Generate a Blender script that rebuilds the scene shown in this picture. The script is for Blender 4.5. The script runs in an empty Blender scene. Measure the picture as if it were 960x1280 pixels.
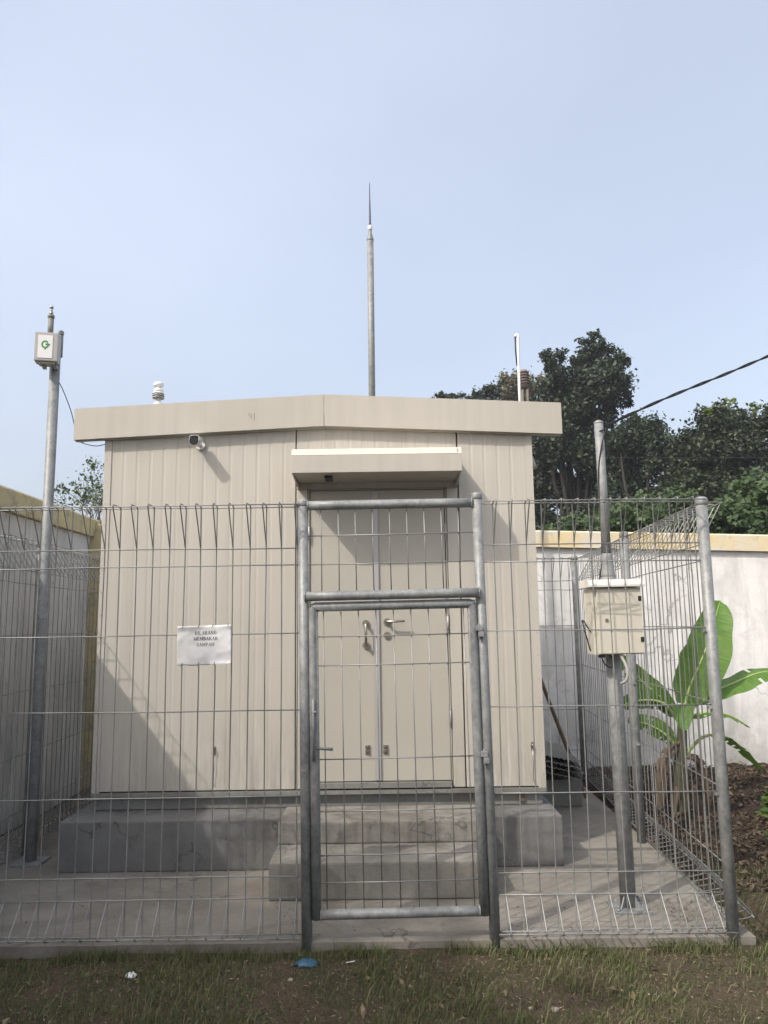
import bpy, bmesh, math, random
import numpy as np
from mathutils import Vector, Matrix, Quaternion, noise
random.seed(7); rng = np.random.default_rng(7)
R = math.radians
sc = bpy.context.scene
C = sc.collection

# ---------------------------------------------------------------- camera
cd = bpy.data.cameras.new('camera'); cam = bpy.data.objects.new('camera', cd); C.objects.link(cam)
sc.camera = cam
cd.sensor_fit = 'HORIZONTAL'; cd.sensor_width = 36; cd.lens = 36; cd.clip_start = .05; cd.clip_end = 2000
PITCH, ROLL = R(8.3), R(.8)
fwd = Vector((0, math.cos(PITCH), math.sin(PITCH))); up0 = Vector((0, -math.sin(PITCH), math.cos(PITCH)))
right = Vector((1, 0, 0))*math.cos(ROLL) - up0*math.sin(ROLL); up = up0*math.cos(ROLL) + Vector((1, 0, 0))*math.sin(ROLL)
M = Matrix((right, up, -fwd)).transposed().to_4x4(); M.translation = (0, 0, 1.6)
cam.matrix_world = M

# ---------------------------------------------------------------- world, sun, exposure
SUN = Vector((.74, .68, -1.0)).normalized()          # direction the light travels
el = math.asin(-SUN.z)
w = bpy.data.worlds.new('World'); sc.world = w; w.use_nodes = True
nt = w.node_tree; nt.nodes.clear()
sky = nt.nodes.new('ShaderNodeTexSky'); sky.sky_type = 'NISHITA'; sky.sun_disc = False
sky.sun_elevation = el; sky.sun_rotation = math.atan2(-SUN.x, -SUN.y)
sky.air_density = 1.0; sky.dust_density = 8.0; sky.ozone_density = 1.5; sky.altitude = 20
tc = nt.nodes.new('ShaderNodeTexCoord')
mp = nt.nodes.new('ShaderNodeMapping'); mp.inputs['Scale'].default_value = (.9, .9, 1.6); mp.inputs['Location'].default_value = (4, 1, 7)
nz = nt.nodes.new('ShaderNodeTexNoise'); nz.inputs['Scale'].default_value = 1.6; nz.inputs['Detail'].default_value = 3; nz.inputs['Roughness'].default_value = .5
rp = nt.nodes.new('ShaderNodeMapRange'); rp.inputs[1].default_value = .38; rp.inputs[2].default_value = .72; rp.inputs[3].default_value = .96; rp.inputs[4].default_value = 1.16
hz = nt.nodes.new('ShaderNodeVectorMath'); hz.operation = 'SCALE'; hz.inputs[0].default_value = (2.9, 3.13, 3.5)
mx = nt.nodes.new('ShaderNodeMix'); mx.data_type = 'RGBA'; mx.blend_type = 'ADD'; mx.inputs[0].default_value = 1          # thin high haze, evenly bright
bg = nt.nodes.new('ShaderNodeBackground'); bg.inputs['Strength'].default_value = .10
ow = nt.nodes.new('ShaderNodeOutputWorld')
L = nt.links.new
L(tc.outputs['Generated'], mp.inputs[0]); L(mp.outputs[0], nz.inputs['Vector']); L(nz.outputs['Fac'], rp.inputs[0])
L(rp.outputs[0], hz.inputs['Scale']); L(hz.outputs[0], mx.inputs[7]); L(sky.outputs[0], mx.inputs[6]); L(mx.outputs[2], bg.inputs[0]); L(bg.outputs[0], ow.inputs[0])
sl = bpy.data.lights.new('sun', 'SUN'); so = bpy.data.objects.new('sun', sl); C.objects.link(so)
sl.energy = 2.2; sl.angle = R(.6); sl.color = (1, .95, .87)
so.rotation_euler = SUN.to_track_quat('-Z', 'Y').to_euler()
sc.view_settings.view_transform = 'Standard'; sc.view_settings.look = 'None'
sc.view_settings.exposure = 0.6; sc.view_settings.gamma = 1

# ---------------------------------------------------------------- materials
def mat(name, col=(.5, .5, .5), rough=.6, metal=0.0, build=None, spec=.5):
    m = bpy.data.materials.new(name); m.use_nodes = True
    t = m.node_tree; b = t.nodes['Principled BSDF']
    b.inputs['Base Color'].default_value = (*col, 1); b.inputs['Roughness'].default_value = rough
    b.inputs['Metallic'].default_value = metal; b.inputs['Specular IOR Level'].default_value = spec
    if build: build(t, b)
    return m
class N:
    """small helper for building node graphs"""
    def __init__(s, t): s.t = t
    def new(s, k, **kw):
        n = s.t.nodes.new(k)
        for a, v in kw.items():
            if isinstance(v, tuple) and a[0] == 'i' and a[1:].isdigit(): n.inputs[int(a[1:])].default_value = v
            elif a[0] == 'i' and a[1:].isdigit(): n.inputs[int(a[1:])].default_value = v
            else: setattr(n, a, v)
        return n
    def link(s, a, b): s.t.links.new(a, b)
    def coord(s, scale=(1, 1, 1), kind='Object', rnd=True):
        tc = s.new('ShaderNodeTexCoord'); m = s.new('ShaderNodeMapping'); m.inputs['Scale'].default_value = scale
        s.link(tc.outputs[kind], m.inputs[0])
        if rnd:
            oi = s.new('ShaderNodeObjectInfo'); mm = s.new('ShaderNodeVectorMath', operation='SCALE'); cx = s.new('ShaderNodeCombineXYZ')
            for i in range(3): s.link(oi.outputs['Random'], cx.inputs[i])
            s.link(cx.outputs[0], mm.inputs[0]); mm.inputs['Scale'].default_value = 37.
            s.link(mm.outputs[0], m.inputs['Location'])
        return m.outputs[0]
    def noise(s, vec, scale, detail=4, rough=.55, dist=0):
        n = s.new('ShaderNodeTexNoise'); n.inputs['Scale'].default_value = scale; n.inputs['Detail'].default_value = detail
        n.inputs['Roughness'].default_value = rough; n.inputs['Distortion'].default_value = dist
        s.link(vec, n.inputs['Vector']); return n.outputs['Fac']
    def ramp(s, fac, stops):
        r = s.new('ShaderNodeValToRGB'); e = r.color_ramp.elements
        while len(e) < len(stops): e.new(.5)
        for q, (p, c) in zip(e, stops):
            q.position = p; q.color = (c, c, c, 1) if not isinstance(c, tuple) else (*c, 1)
        s.link(fac, r.inputs[0]); return r.outputs[0]
    def mix(s, fac, a, b, mode='MIX'):
        n = s.new('ShaderNodeMix', data_type='RGBA', blend_type=mode)
        for v, i in ((fac, 0), (a, 6), (b, 7)):
            if hasattr(v, 'is_linked'): s.link(v, n.inputs[i])
            elif isinstance(v, tuple): n.inputs[i].default_value = (*v, 1)
            else: n.inputs[i].default_value = v
        return n.outputs[2]
    def bump(s, h, b, strength=.3, dist=.01):
        n = s.new('ShaderNodeBump'); n.inputs['Strength'].default_value = strength; n.inputs['Distance'].default_value = dist
        s.link(h, n.inputs['Height']); s.link(n.outputs[0], b.inputs['Normal'])

CR = (.485, .455, .40)
def f_cream(base, dirt=.35):
    def f(t, b):
        n = N(t)
        v = n.coord((1, 1, 1)); vs = n.coord((14, 14, .5)); big = n.noise(v, 1.3, 3)
        st = n.noise(vs, 1.0, 4, .6); fine = n.noise(v, 60, 2)
        c = n.mix(n.ramp(st, [(.42, 0.), (.75, 1.)]), base, tuple(x*.90 for x in base))
        c = n.mix(n.ramp(big, [(.35, 0.), (.7, dirt)]), c, tuple(x*y for x, y in zip(base, (.86, .85, .80))))
        sp = n.noise(v, 26, 3, .7)
        c = n.mix(n.ramp(sp, [(.70, 0.), (.80, .45)]), c, (.25, .22, .18))
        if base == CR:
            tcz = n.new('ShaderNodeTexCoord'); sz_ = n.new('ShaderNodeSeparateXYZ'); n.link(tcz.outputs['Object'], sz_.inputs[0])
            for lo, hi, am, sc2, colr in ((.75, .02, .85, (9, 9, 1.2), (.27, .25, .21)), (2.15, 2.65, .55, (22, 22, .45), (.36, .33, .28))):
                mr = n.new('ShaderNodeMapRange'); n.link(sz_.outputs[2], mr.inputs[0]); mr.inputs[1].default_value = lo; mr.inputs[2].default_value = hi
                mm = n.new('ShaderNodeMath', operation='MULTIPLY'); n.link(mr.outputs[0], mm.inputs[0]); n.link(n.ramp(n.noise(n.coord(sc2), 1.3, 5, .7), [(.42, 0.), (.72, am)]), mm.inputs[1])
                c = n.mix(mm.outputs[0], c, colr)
        n.link(c, b.inputs['Base Color'])
        n.link(n.ramp(fine, [(.3, .38), (.7, .52)]), b.inputs['Roughness'])
        n.bump(n.noise(v, 7, 2), b, .12, .01)
    return f
def f_door(t, b):
    n = N(t); v = n.coord()
    base = (.415, .39, .335)
    c = n.mix(n.ramp(n.noise(v, 1.8, 3), [(.35, 0.), (.7, .5)]), base, (.38, .355, .305))
    sc_ = n.coord((60, 3, 9)); 
    c = n.mix(n.ramp(n.noise(sc_, 1, 3, .7), [(.69, 0.), (.76, .35)]), c, (.36, .30, .22))
    n.link(c, b.inputs['Base Color']); n.bump(n.noise(v, 4, 2), b, .08, .01)
def f_galv(t, b):
    n = N(t); v = n.coord()
    vo = n.new('ShaderNodeTexVoronoi'); vo.inputs['Scale'].default_value = 55; n.link(v, vo.inputs['Vector'])
    big = n.noise(v, 17, 6, .7, .5); st = n.noise(n.coord((70, 70, 6)), 1, 3)
    c = n.mix(n.ramp(big, [(.3, 0.), (.7, 1.)]), (.15, .158, .158), (.30, .305, .297))
    bw_ = n.new('ShaderNodeRGBToBW'); n.link(vo.outputs['Color'], bw_.inputs[0]); c = n.mix(.16, c, n.ramp(bw_.outputs[0], [(.2, .25), (.8, .75)]), 'OVERLAY')
    c = n.mix(n.ramp(st, [(.55, 0.), (.75, .4)]), c, (.30, .31, .31))
    n.link(c, b.inputs['Base Color']); n.link(n.ramp(big, [(.3, .42), (.7, .62)]), b.inputs['Roughness'])
    n.bump(big, b, .25, .004)
def f_wire(t, b):
    n = N(t); v = n.coord()
    big = n.noise(v, 3, 4, .6)
    n.link(n.ramp(big, [(.3, (.16, .162, .155)), (.66, (.31, .312, .30)), (.8, (.20, .16, .12))]), b.inputs['Base Color'])
def f_plaster(t, b):
    n = N(t); v = n.coord(rnd=False); vs = n.coord((2.2, 2.2, .35), rnd=False)
    c = n.mix(n.ramp(n.noise(v, 1.1, 5, .6), [(.35, 0.), (.65, 1.)]), (.80, .79, .77), (.70, .695, .68))
    c = n.mix(n.ramp(n.noise(vs, 1.6, 6, .65, .4), [(.45, 0.), (.66, .75)]), c, (.50, .50, .49))
    c = n.mix(n.ramp(n.noise(v, 3.0, 8, .74, .8), [(.50, 0.), (.62, .45)]), c, (.52, .50, .475))
    c = n.mix(n.ramp(n.noise(n.coord((5, 5, .5), rnd=False), 1.2, 6, .7, .3), [(.50, 0.), (.70, .5)]), c, (.42, .41, .39))
    sx = n.new('ShaderNodeSeparateXYZ'); tc = n.new('ShaderNodeTexCoord'); n.link(tc.outputs['Object'], sx.inputs[0])
    mr = n.new('ShaderNodeMapRange'); n.link(sx.outputs[2], mr.inputs[0])
    for i, q in enumerate((1.0, 0.1, 0., 1.)): mr.inputs[1+i].default_value = q
    mm = n.new('ShaderNodeMath', operation='MULTIPLY'); n.link(mr.outputs[0], mm.inputs[0]); n.link(n.ramp(n.noise(v, 2.2, 6, .7), [(.35, .1), (.65, .9)]), mm.inputs[1])
    c = n.mix(mm.outputs[0], c, (.22, .21, .18))
    vc = n.new('ShaderNodeTexVoronoi', feature='DISTANCE_TO_EDGE'); vc.inputs['Scale'].default_value = .55
    wv = n.new('ShaderNodeVectorMath', operation='ADD'); wn = n.new('ShaderNodeTexNoise'); wn.inputs['Scale'].default_value = 3.; wn.inputs['Detail'].default_value = 5; n.link(v, wn.inputs['Vector']); n.link(v, wv.inputs[0]); n.link(wn.outputs['Color'], wv.inputs[1]); n.link(wv.outputs[0], vc.inputs['Vector'])
    cm = n.new('ShaderNodeMath', operation='MULTIPLY'); n.link(n.ramp(vc.outputs['Distance'], [(0., 1.), (.010, 0.)]), cm.inputs[0]); n.link(n.ramp(n.noise(v, 1.1, 3), [(.48, 0.), (.58, .8)]), cm.inputs[1])
    c = n.mix(cm.outputs[0], c, (.20, .19, .175))
    n.link(c, b.inputs['Base Color']); n.bump(n.noise(v, 12, 6, .7), b, .35, .02)
def f_yellow(t, b):
    n = N(t); v = n.coord(rnd=False); vs = n.coord((1.5, 1.5, 7), rnd=False)
    c = n.mix(n.ramp(n.noise(v, .9, 6, .65, .6), [(.42, 0.), (.54, 1.)]), (.64, .50, .24), (.60, .55, .44))
    c = n.mix(n.ramp(n.noise(v, 9, 6, .7), [(.55, 0.), (.72, .55)]), c, (.36, .31, .22))
    n.link(c, b.inputs['Base Color']); n.bump(n.noise(v, 14, 5, .7), b, .3, .02)
def f_oldyellow(t, b):
    n = N(t); v = n.coord(rnd=False)
    c = n.mix(n.ramp(n.noise(v, 2.5, 6, .7, .5), [(.36, 0.), (.62, 1.)]), (.54, .45, .23), (.44, .41, .28))
    c = n.mix(n.ramp(n.noise(v, 11, 6, .7), [(.5, 0.), (.72, .8)]), c, (.16, .145, .11))
    n.link(c, b.inputs['Base Color']); n.bump(n.noise(v, 14, 5, .7), b, .4, .02)
def f_greywall(t, b):
    n = N(t); v = n.coord(rnd=False); vs = n.coord((2.0, 2.0, .3), rnd=False)
    c = n.mix(n.ramp(n.noise(v, 1.3, 5, .6), [(.35, 0.), (.65, 1.)]), (.58, .58, .57), (.47, .47, .465))
    c = n.mix(n.ramp(n.noise(vs, 2.0, 6, .65, .4), [(.48, 0.), (.66, .7)]), c, (.33, .33, .325))
    c = n.mix(n.ramp(n.noise(v, 6, 7, .72), [(.58, 0.), (.70, .6)]), c, (.13, .12, .11))
    n.link(c, b.inputs['Base Color']); n.bump(n.noise(v, 12, 6, .7), b, .35, .02)
def f_concrete(c1, c2, c3, sc_=2.5):
    def f(t, b):
        n = N(t); v = n.coord(rnd=False)
        c = n.mix(n.ramp(n.noise(v, sc_, 7, .65, .3), [(.35, 0.), (.65, 1.)]), c1, c2)
        c = n.mix(n.ramp(n.noise(v, sc_*.6, 6, .7, .8), [(.52, 0.), (.68, .75)]), c, c3)
        c = n.mix(n.ramp(n.noise(v, 40, 3, .7), [(.3, .0), (.8, .35)]), c, (.12, .115, .10))
        vc = n.new('ShaderNodeTexVoronoi', feature='DISTANCE_TO_EDGE'); vc.inputs['Scale'].default_value = .9
        wv = n.new('ShaderNodeVectorMath', operation='ADD'); wn = n.new('ShaderNodeTexNoise'); wn.inputs['Scale'].default_value = 3.; wn.inputs['Detail'].default_value = 5; n.link(v, wn.inputs['Vector']); n.link(v, wv.inputs[0]); n.link(wn.outputs['Color'], wv.inputs[1]); n.link(wv.outputs[0], vc.inputs['Vector'])
        cm = n.new('ShaderNodeMath', operation='MULTIPLY'); n.link(n.ramp(vc.outputs['Distance'], [(0., 1.), (.012, 0.)]), cm.inputs[0]); n.link(n.ramp(n.noise(v, 1.1, 3), [(.48, 0.), (.58, .8)]), cm.inputs[1])
        c = n.mix(cm.outputs[0], c, (.05, .045, .04))
        n.link(c, b.inputs['Base Color']); n.bump(n.noise(v, 30, 6, .7), b, .4, .01)
    return f
def f_ground(t, b):
    n = N(t); v = n.coord(rnd=False)
    c = n.mix(n.ramp(n.noise(v, 1.8, 7, .68, .4), [(.38, 0.), (.62, 1.)]), (.135, .100, .068), (.085, .075, .042))
    c = n.mix(n.ramp(n.noise(v, 22, 8, .75), [(.50, 0.), (.62, .7)]), c, (.16, .125, .085))
    c = n.mix(n.ramp(n.noise(v, 60, 6, .75), [(.52, 0.), (.64, .8)]), c, (.035, .030, .022))
    c = n.mix(n.ramp(n.noise(v, 5, 6, .75), [(.5, 0.), (.62, .55)]), c, (.055, .070, .025))
    tcs = n.new('ShaderNodeTexCoord'); sp_ = n.new('ShaderNodeSeparateXYZ'); n.link(tcs.outputs['Object'], sp_.inputs[0])
    mr = n.new('ShaderNodeMapRange'); n.link(sp_.outputs[1], mr.inputs[0]); mr.inputs[1].default_value = 4.8; mr.inputs[2].default_value = 5.5; mr.inputs[4].default_value = .9
    c = n.mix(mr.outputs[0], c, n.ramp(n.noise(v, 18, 7, .75), [(.35, (.022, .016, .012)), (.7, (.07, .05, .036))]))
    n.link(c, b.inputs['Base Color']); n.bump(n.noise(v, 45, 8, .8), b, .9, .03)
def f_leaf(c1, c2, c3, trans=.25, rough=.5):
    """leaf colour picked per leaf from the 'tone' attribute"""
    def f(t, b):
        n = N(t); at = n.new('ShaderNodeAttribute', attribute_name='tone')
        c = n.ramp(at.outputs['Fac'], [(0., c1), (.55, c2), (1., c3)])
        n.link(c, b.inputs['Base Color']); b.inputs['Roughness'].default_value = rough
        tr = n.new('ShaderNodeBsdfTranslucent'); n.link(c, tr.inputs[0])
        ms = n.new('ShaderNodeMixShader', i0=trans); o = t.nodes['Material Output']
        n.link(b.outputs[0], ms.inputs[1]); n.link(tr.outputs[0], ms.inputs[2]); n.link(ms.outputs[0], o.inputs[0])
    return f
def f_banana(t, b):
    n = N(t)
    uv = n.new('ShaderNodeUVMap'); m = n.new('ShaderNodeMapping'); m.inputs['Scale'].default_value = (1, 26, 1); n.link(uv.outputs[0], m.inputs[0])
    c = n.mix(n.ramp(n.noise(m.outputs[0], 2.2, 4, .6), [(.35, 0.), (.68, 1.)]), (.085, .19, .028), (.16, .29, .045))
    c = n.mix(n.ramp(n.noise(n.coord(), 6, 5, .7), [(.60, 0.), (.75, .5)]), c, (.22, .22, .06))
    n.link(c, b.inputs['Base Color']); n.bump(n.noise(m.outputs[0], 5, 2), b, .3, .01)
    tr = n.new('ShaderNodeBsdfTranslucent'); n.link(c, tr.inputs[0]); ms = n.new('ShaderNodeMixShader', i0=.34)
    n.link(b.outputs[0], ms.inputs[1]); n.link(tr.outputs[0], ms.inputs[2]); n.link(ms.outputs[0], t.nodes['Material Output'].inputs[0])
def f_bark(a, c_):
    def f(t, b):
        n = N(t); v = n.coord((6, 6, 1.5))
        n.link(n.ramp(n.noise(v, 5, 6, .7), [(.3, a), (.7, c_)]), b.inputs['Base Color']); n.bump(n.noise(v, 8, 6, .7), b, .6, .03)
    return f
def f_paper(t, b):
    n = N(t); v = n.coord(rnd=False)
    n.link(n.ramp(n.noise(v, 9, 4, .6), [(.35, (.84, .83, .82)), (.7, (.92, .91, .90))]), b.inputs['Base Color'])
    tr = n.new('ShaderNodeBsdfTranslucent'); tr.inputs[0].default_value = (.7, .68, .64, 1); ms = n.new('ShaderNodeMixShader', i0=.25)
    n.link(b.outputs[0], ms.inputs[1]); n.link(tr.outputs[0], ms.inputs[2]); n.link(ms.outputs[0], t.nodes['Material Output'].inputs[0])

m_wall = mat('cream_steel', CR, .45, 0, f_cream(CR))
m_fascia = mat('cream_fascia', (.5, .45, .38), .45, 0, f_cream((.455, .425, .372), .55))
m_canopy = mat('cream_canopy', (.5, .45, .38), .4, 0, f_cream((.455, .425, .372), .3))
m_door = mat('door_paint', (.47, .43, .35), .45, 0, f_door)
m_flange = mat('pale_flange', (.68, .62, .53), .35, 0, f_cream((.60, .54, .46), .3))
m_gap = mat('dark_gap', (.025, .023, .02), .8)
m_astragal = mat('grey_alloy', (.40, .385, .38), .4, .2)
m_steel = mat('brushed_steel', (.38, .35, .30), .28, .9)
m_dark = mat('dark_plastic', (.018, .018, .018), .35)
m_grey = mat('grey_paint_beam', (.19, .19, .175), .6, 0, f_concrete((.22, .22, .20), (.17, .17, .155), (.11, .10, .085)))
m_galv = mat('galvanised_steel', (.45, .45, .45), .45, .2, f_galv)
m_galv2 = mat('galvanised_pipe', (.45, .45, .45), .5, .1, f_galv)
m_wire = mat('galvanised_wire', (.3, .3, .3), .45, .4, f_wire)
m_plaster = mat('stained_white_plaster', (.7, .7, .7), .85, 0, f_plaster)
m_greywall = mat('weathered_grey_plaster', (.5, .5, .5), .85, 0, f_greywall)
m_yellow = mat('faded_yellow_paint', (.6, .5, .2), .8, 0, f_yellow)
m_oldyellow = mat('mossy_yellow_paint', (.4, .3, .15), .85, 0, f_oldyellow)
m_slab = mat('concrete_slab', (.3, .3, .3), .9, 0, f_concrete((.26, .24, .205), (.17, .155, .13), (.095, .08, .06), 2.4))
m_step = mat('concrete_step', (.3, .3, .3), .9, 0, f_concrete((.27, .255, .225), (.17, .16, .14), (.09, .08, .065), 3.4))
m_plinth = mat('grey_plinth', (.12, .12, .12), .85, 0, f_concrete((.17, .17, .165), (.11, .11, .108), (.06, .06, .052), 3.2))
m_ground = mat('soil', (.08, .07, .05), .95, 0, f_ground, .2)
m_soil = mat('dark_leaf_soil', (.03, .025, .02), .95, 0, f_concrete((.045, .035, .026), (.024, .019, .014), (.07, .05, .035), 7), .2)
m_box = mat('cream_box_paint', (.62, .59, .50), .4, 0, f_cream((.60, .565, .47), .25))
m_boxcap = mat('pale_box_hood', (.68, .66, .60), .35)
m_plast = mat('grey_plastic', (.40, .385, .37), .5)
m_white = mat('white_plastic', (.78, .77, .75), .35)
m_green = mat('green_print', (.05, .26, .07), .5)
m_ink = mat('black_ink', (.02, .02, .02), .7)
m_paper = mat('plastic_covered_paper', (.74, .73, .70), .3, 0, f_paper)
m_cable = mat('black_cable', (.012, .012, .014), .55)
m_rust = mat('rusty_metal', (.17, .08, .04), .85, 0, f_concrete((.16, .085, .05), (.10, .055, .035), (.20, .12, .08), 12))
m_blue = mat('blue_plastic_film', (.02, .09, .16), .4)
m_dry = mat('dry_leaf', (.24, .165, .10), .8)
m_sheath = mat('withered_sheath', (.12, .08, .05), .85, 0, f_bark((.07, .045, .03), (.19, .135, .085)))
m_stone = mat('pale_stone', (.34, .30, .23), .95, 0, f_concrete((.36, .32, .25), (.26, .23, .18), (.16, .13, .10), 30))
m_copper = mat('purple_brown_rod', (.07, .05, .07), .5, .2)
m_treeA = mat('dark_broad_leaves', build=f_leaf((.014, .026, .014), (.028, .048, .022), (.054, .082, .036), .18, .6))
m_treeB = mat('olive_broad_leaves', build=f_leaf((.017, .027, .016), (.036, .055, .027), (.070, .095, .042), .18, .6))
m_treeC = mat('brownish_leaves', build=f_leaf((.10, .10, .065), (.165, .155, .09), (.23, .21, .125), .2, .6))
m_lime = mat('lime_new_leaves', build=f_leaf((.10, .15, .03), (.16, .22, .04), (.24, .30, .06), .3))
m_vine = mat('vine_leaves', build=f_leaf((.024, .046, .014), (.052, .092, .028), (.095, .150, .045), .28, .6))
m_sparse = mat('sparse_leaves', build=f_leaf((.04, .07, .025), (.08, .13, .05), (.13, .18, .07), .3))
m_grass = mat('grass_blades', build=f_leaf((.070, .092, .030), (.140, .160, .060), (.28, .245, .13), .35, .6))
m_straw = mat('dry_straw', build=f_leaf((.06, .04, .026), (.20, .145, .09), (.40, .32, .21), .1, .8))
m_weed = mat('weed_leaves', build=f_leaf((.05, .09, .02), (.09, .16, .03), (.15, .22, .05), .3, .5))
m_banana = mat('banana_leaf', (.08, .2, .03), .42, 0, f_banana)
m_midrib = mat('banana_midrib', (.30, .40, .12), .5)
m_bstem = mat('banana_stem', (.06, .06, .035), .7, 0, f_bark((.05, .04, .025), (.10, .11, .05)))
m_bark = mat('tree_bark', (.06, .05, .04), .9, 0, f_bark((.02, .016, .013), (.05, .042, .034)))
m_twig = mat('grey_twig', (.13, .11, .09), .9)
m_brick = mat('brown_metal_tank', (.20, .13, .10), .8)

# ---------------------------------------------------------------- mesh helpers
def box(bm, x0, x1, y0, y1, z0, z1):
    v = [bm.verts.new(p) for p in ((x0,y0,z0),(x1,y0,z0),(x1,y1,z0),(x0,y1,z0),(x0,y0,z1),(x1,y0,z1),(x1,y1,z1),(x0,y1,z1))]
    for f in ((0,3,2,1),(4,5,6,7),(0,1,5,4),(1,2,6,5),(2,3,7,6),(3,0,4,7)): bm.faces.new([v[i] for i in f])
    return v
def prism(bm, prof, a, b, axis='y'):
    """extrude a closed 2-D profile from a to b. axis y: profile is (x,z); axis x: (y,z); axis z: (x,y)"""
    def P(q, t): return (q[0], t, q[1]) if axis == 'y' else ((t, q[0], q[1]) if axis == 'x' else (q[0], q[1], t))
    A = [bm.verts.new(P(q, a)) for q in prof]; B = [bm.verts.new(P(q, b)) for q in prof]; n = len(prof)
    bm.faces.new(A); bm.faces.new(B[::-1])
    for i in range(n): bm.faces.new((A[i], B[i], B[(i+1) % n], A[(i+1) % n]))
def tube(bm, pts, r, seg=8, caps=True):
    pts = [Vector(p) for p in pts]; n = len(pts); rs = r if isinstance(r, (list, tuple)) else [r]*n
    tan = [(pts[min(i+1, n-1)] - pts[max(i-1, 0)]).normalized() for i in range(n)]
    ref = Vector((0, 0, 1)) if abs(tan[0].z) < .9 else Vector((1, 0, 0))
    a = tan[0].cross(ref).normalized(); rings = []
    for i in range(n):
        if i:
            a = (a - tan[i]*a.dot(tan[i]))
            a = a.normalized() if a.length > 1e-6 else tan[i].orthogonal().normalized()
        b = tan[i].cross(a)
        rings.append([bm.verts.new(pts[i] + (a*math.cos(2*math.pi*k/seg) + b*math.sin(2*math.pi*k/seg))*rs[i]) for k in range(seg)])
    for i in range(n-1):
        for k in range(seg):
            f = bm.faces.new((rings[i][k], rings[i][(k+1) % seg], rings[i+1][(k+1) % seg], rings[i+1][k])); f.smooth = seg > 5
    if caps: bm.faces.new(rings[0][::-1]); bm.faces.new(rings[-1])
def lathe(bm, prof, cx=0, cy=0, seg=20):
    """profile of (r,z) pairs turned round the z axis"""
    rings = [[bm.verts.new((cx + r*math.cos(2*math.pi*k/seg), cy + r*math.sin(2*math.pi*k/seg), z)) for k in range(seg)] for r, z in prof]
    for i in range(len(prof)-1):
        for k in range(seg):
            f = bm.faces.new((rings[i][k], rings[i][(k+1) % seg], rings[i+1][(k+1) % seg], rings[i+1][k])); f.smooth = True
    bm.faces.new(rings[0][::-1]); bm.faces.new(rings[-1])
def setp(o, label=None, cat=None, group=None, kind=None):
    if label: o['label'] = label
    if cat: o['category'] = cat
    if group: o['group'] = group
    if kind: o['kind'] = kind
    return o
def link(name, me, m, parent=None, loc=(0, 0, 0), **kw):
    o = bpy.data.objects.new(name, me); C.objects.link(o)
    if m and not me.materials: me.materials.append(m)
    o.location = loc; o.parent = parent
    return setp(o, **kw)
def obj(name, bm, m, parent=None, loc=(0, 0, 0), bevel=0, **kw):
    if bevel:
        bmesh.ops.bevel(bm, geom=list(bm.edges), offset=bevel, segments=2, affect='EDGES', profile=.7, clamp_overlap=True)
    bmesh.ops.recalc_face_normals(bm, faces=bm.faces)
    me = bpy.data.meshes.new(name); bm.to_mesh(me); bm.free()
    return link(name, me, m, parent, loc, **kw)
def thing(name, loc=(0, 0, 0), **kw):
    o = bpy.data.objects.new(name, None); C.objects.link(o); o.location = loc; o.empty_display_size = .1
    return setp(o, **kw)
def bx(name, m, parent, x0, x1, y0, y1, z0, z1, bevel=0, **kw):
    bm = bmesh.new(); box(bm, x0, x1, y0, y1, z0, z1); return obj(name, bm, m, parent, bevel=bevel, **kw)
def tb(name, m, parent, pts, r, seg=10, **kw):
    bm = bmesh.new(); tube(bm, pts, r, seg); return obj(name, bm, m, parent, **kw)
def fill(bm, poly): bm.faces.new([bm.verts.new(p) for p in poly])

# ================================================================ SETTING
# ground: one sheet out to the horizon, fine near the camera
GZ = -.045
def gh(x, y):
    h = GZ + .018*noise.noise(Vector((x*1.3, y*1.3, 0))) + .010*noise.noise(Vector((x*6, y*6, 3)))
    if y > 4.6:
        k = min(1, (y-4.6)/1.5)*max(0, min(1, (x-1.95)/.5))
        h += k*(.07 + .09*noise.noise(Vector((x*1.6, y*1.6, 9))) + .04*noise.noise(Vector((x*6, y*6, 9))))
    if -2.9 < x < 2.1 and 4.26 < y < 8.3: h = min(h, -.12)
    return h
xs = np.concatenate([[-900, -300, -100, -40, -15, -8], np.arange(-5, 5.61, .07), [8, 15, 40, 100, 300, 900]])
ys = np.concatenate([[-900, -300, -100, -40, -15, -5, 0, 2], np.arange(2.6, 9.0, .07), [12, 20, 40, 100, 300, 900]])
V = [(float(x), float(y), gh(x, y) if -5 < x < 5.6 and 2.6 < y < 9 else GZ) for y in ys for x in xs]
nx = len(xs); F = [(j*nx+i, j*nx+i+1, (j+1)*nx+i+1, (j+1)*nx+i) for j in range(len(ys)-1) for i in range(nx-1)]
me = bpy.data.meshes.new('ground'); me.from_pydata(V, [], F); me.polygons.foreach_set('use_smooth', [True]*len(F))
link('ground', me, m_ground, kind='structure')

# concrete slab inside the fence, with a worn edge
bm = bmesh.new()
n = 60; top = []; 
for i in range(n+1):
    x = -3.0 + 4.86*i/n; top.append((x, 4.185 + .012*noise.noise(Vector((x*5, 0, 1)))))
prof = top + [(1.93, 8.2), (-3.0, 8.2)]
prism(bm, prof, -.35, 0, 'z'); obj('concrete_slab', bm, m_slab, kind='structure')

# grey rendered plinth under the shelter, open in the middle for the steps
pl = thing('plinth', (0, 0, 0), kind='structure')
bx('block', m_plinth, pl, -2.2, -.72, 5.36, 7.72, .002, .32, .012)
bx('block', m_plinth, pl, .62, 1.16, 5.36, 7.72, .002, .32, .012)
bx('block', m_plinth, pl, -.715, .615, 5.62, 7.70, .002, .305, .01)

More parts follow.
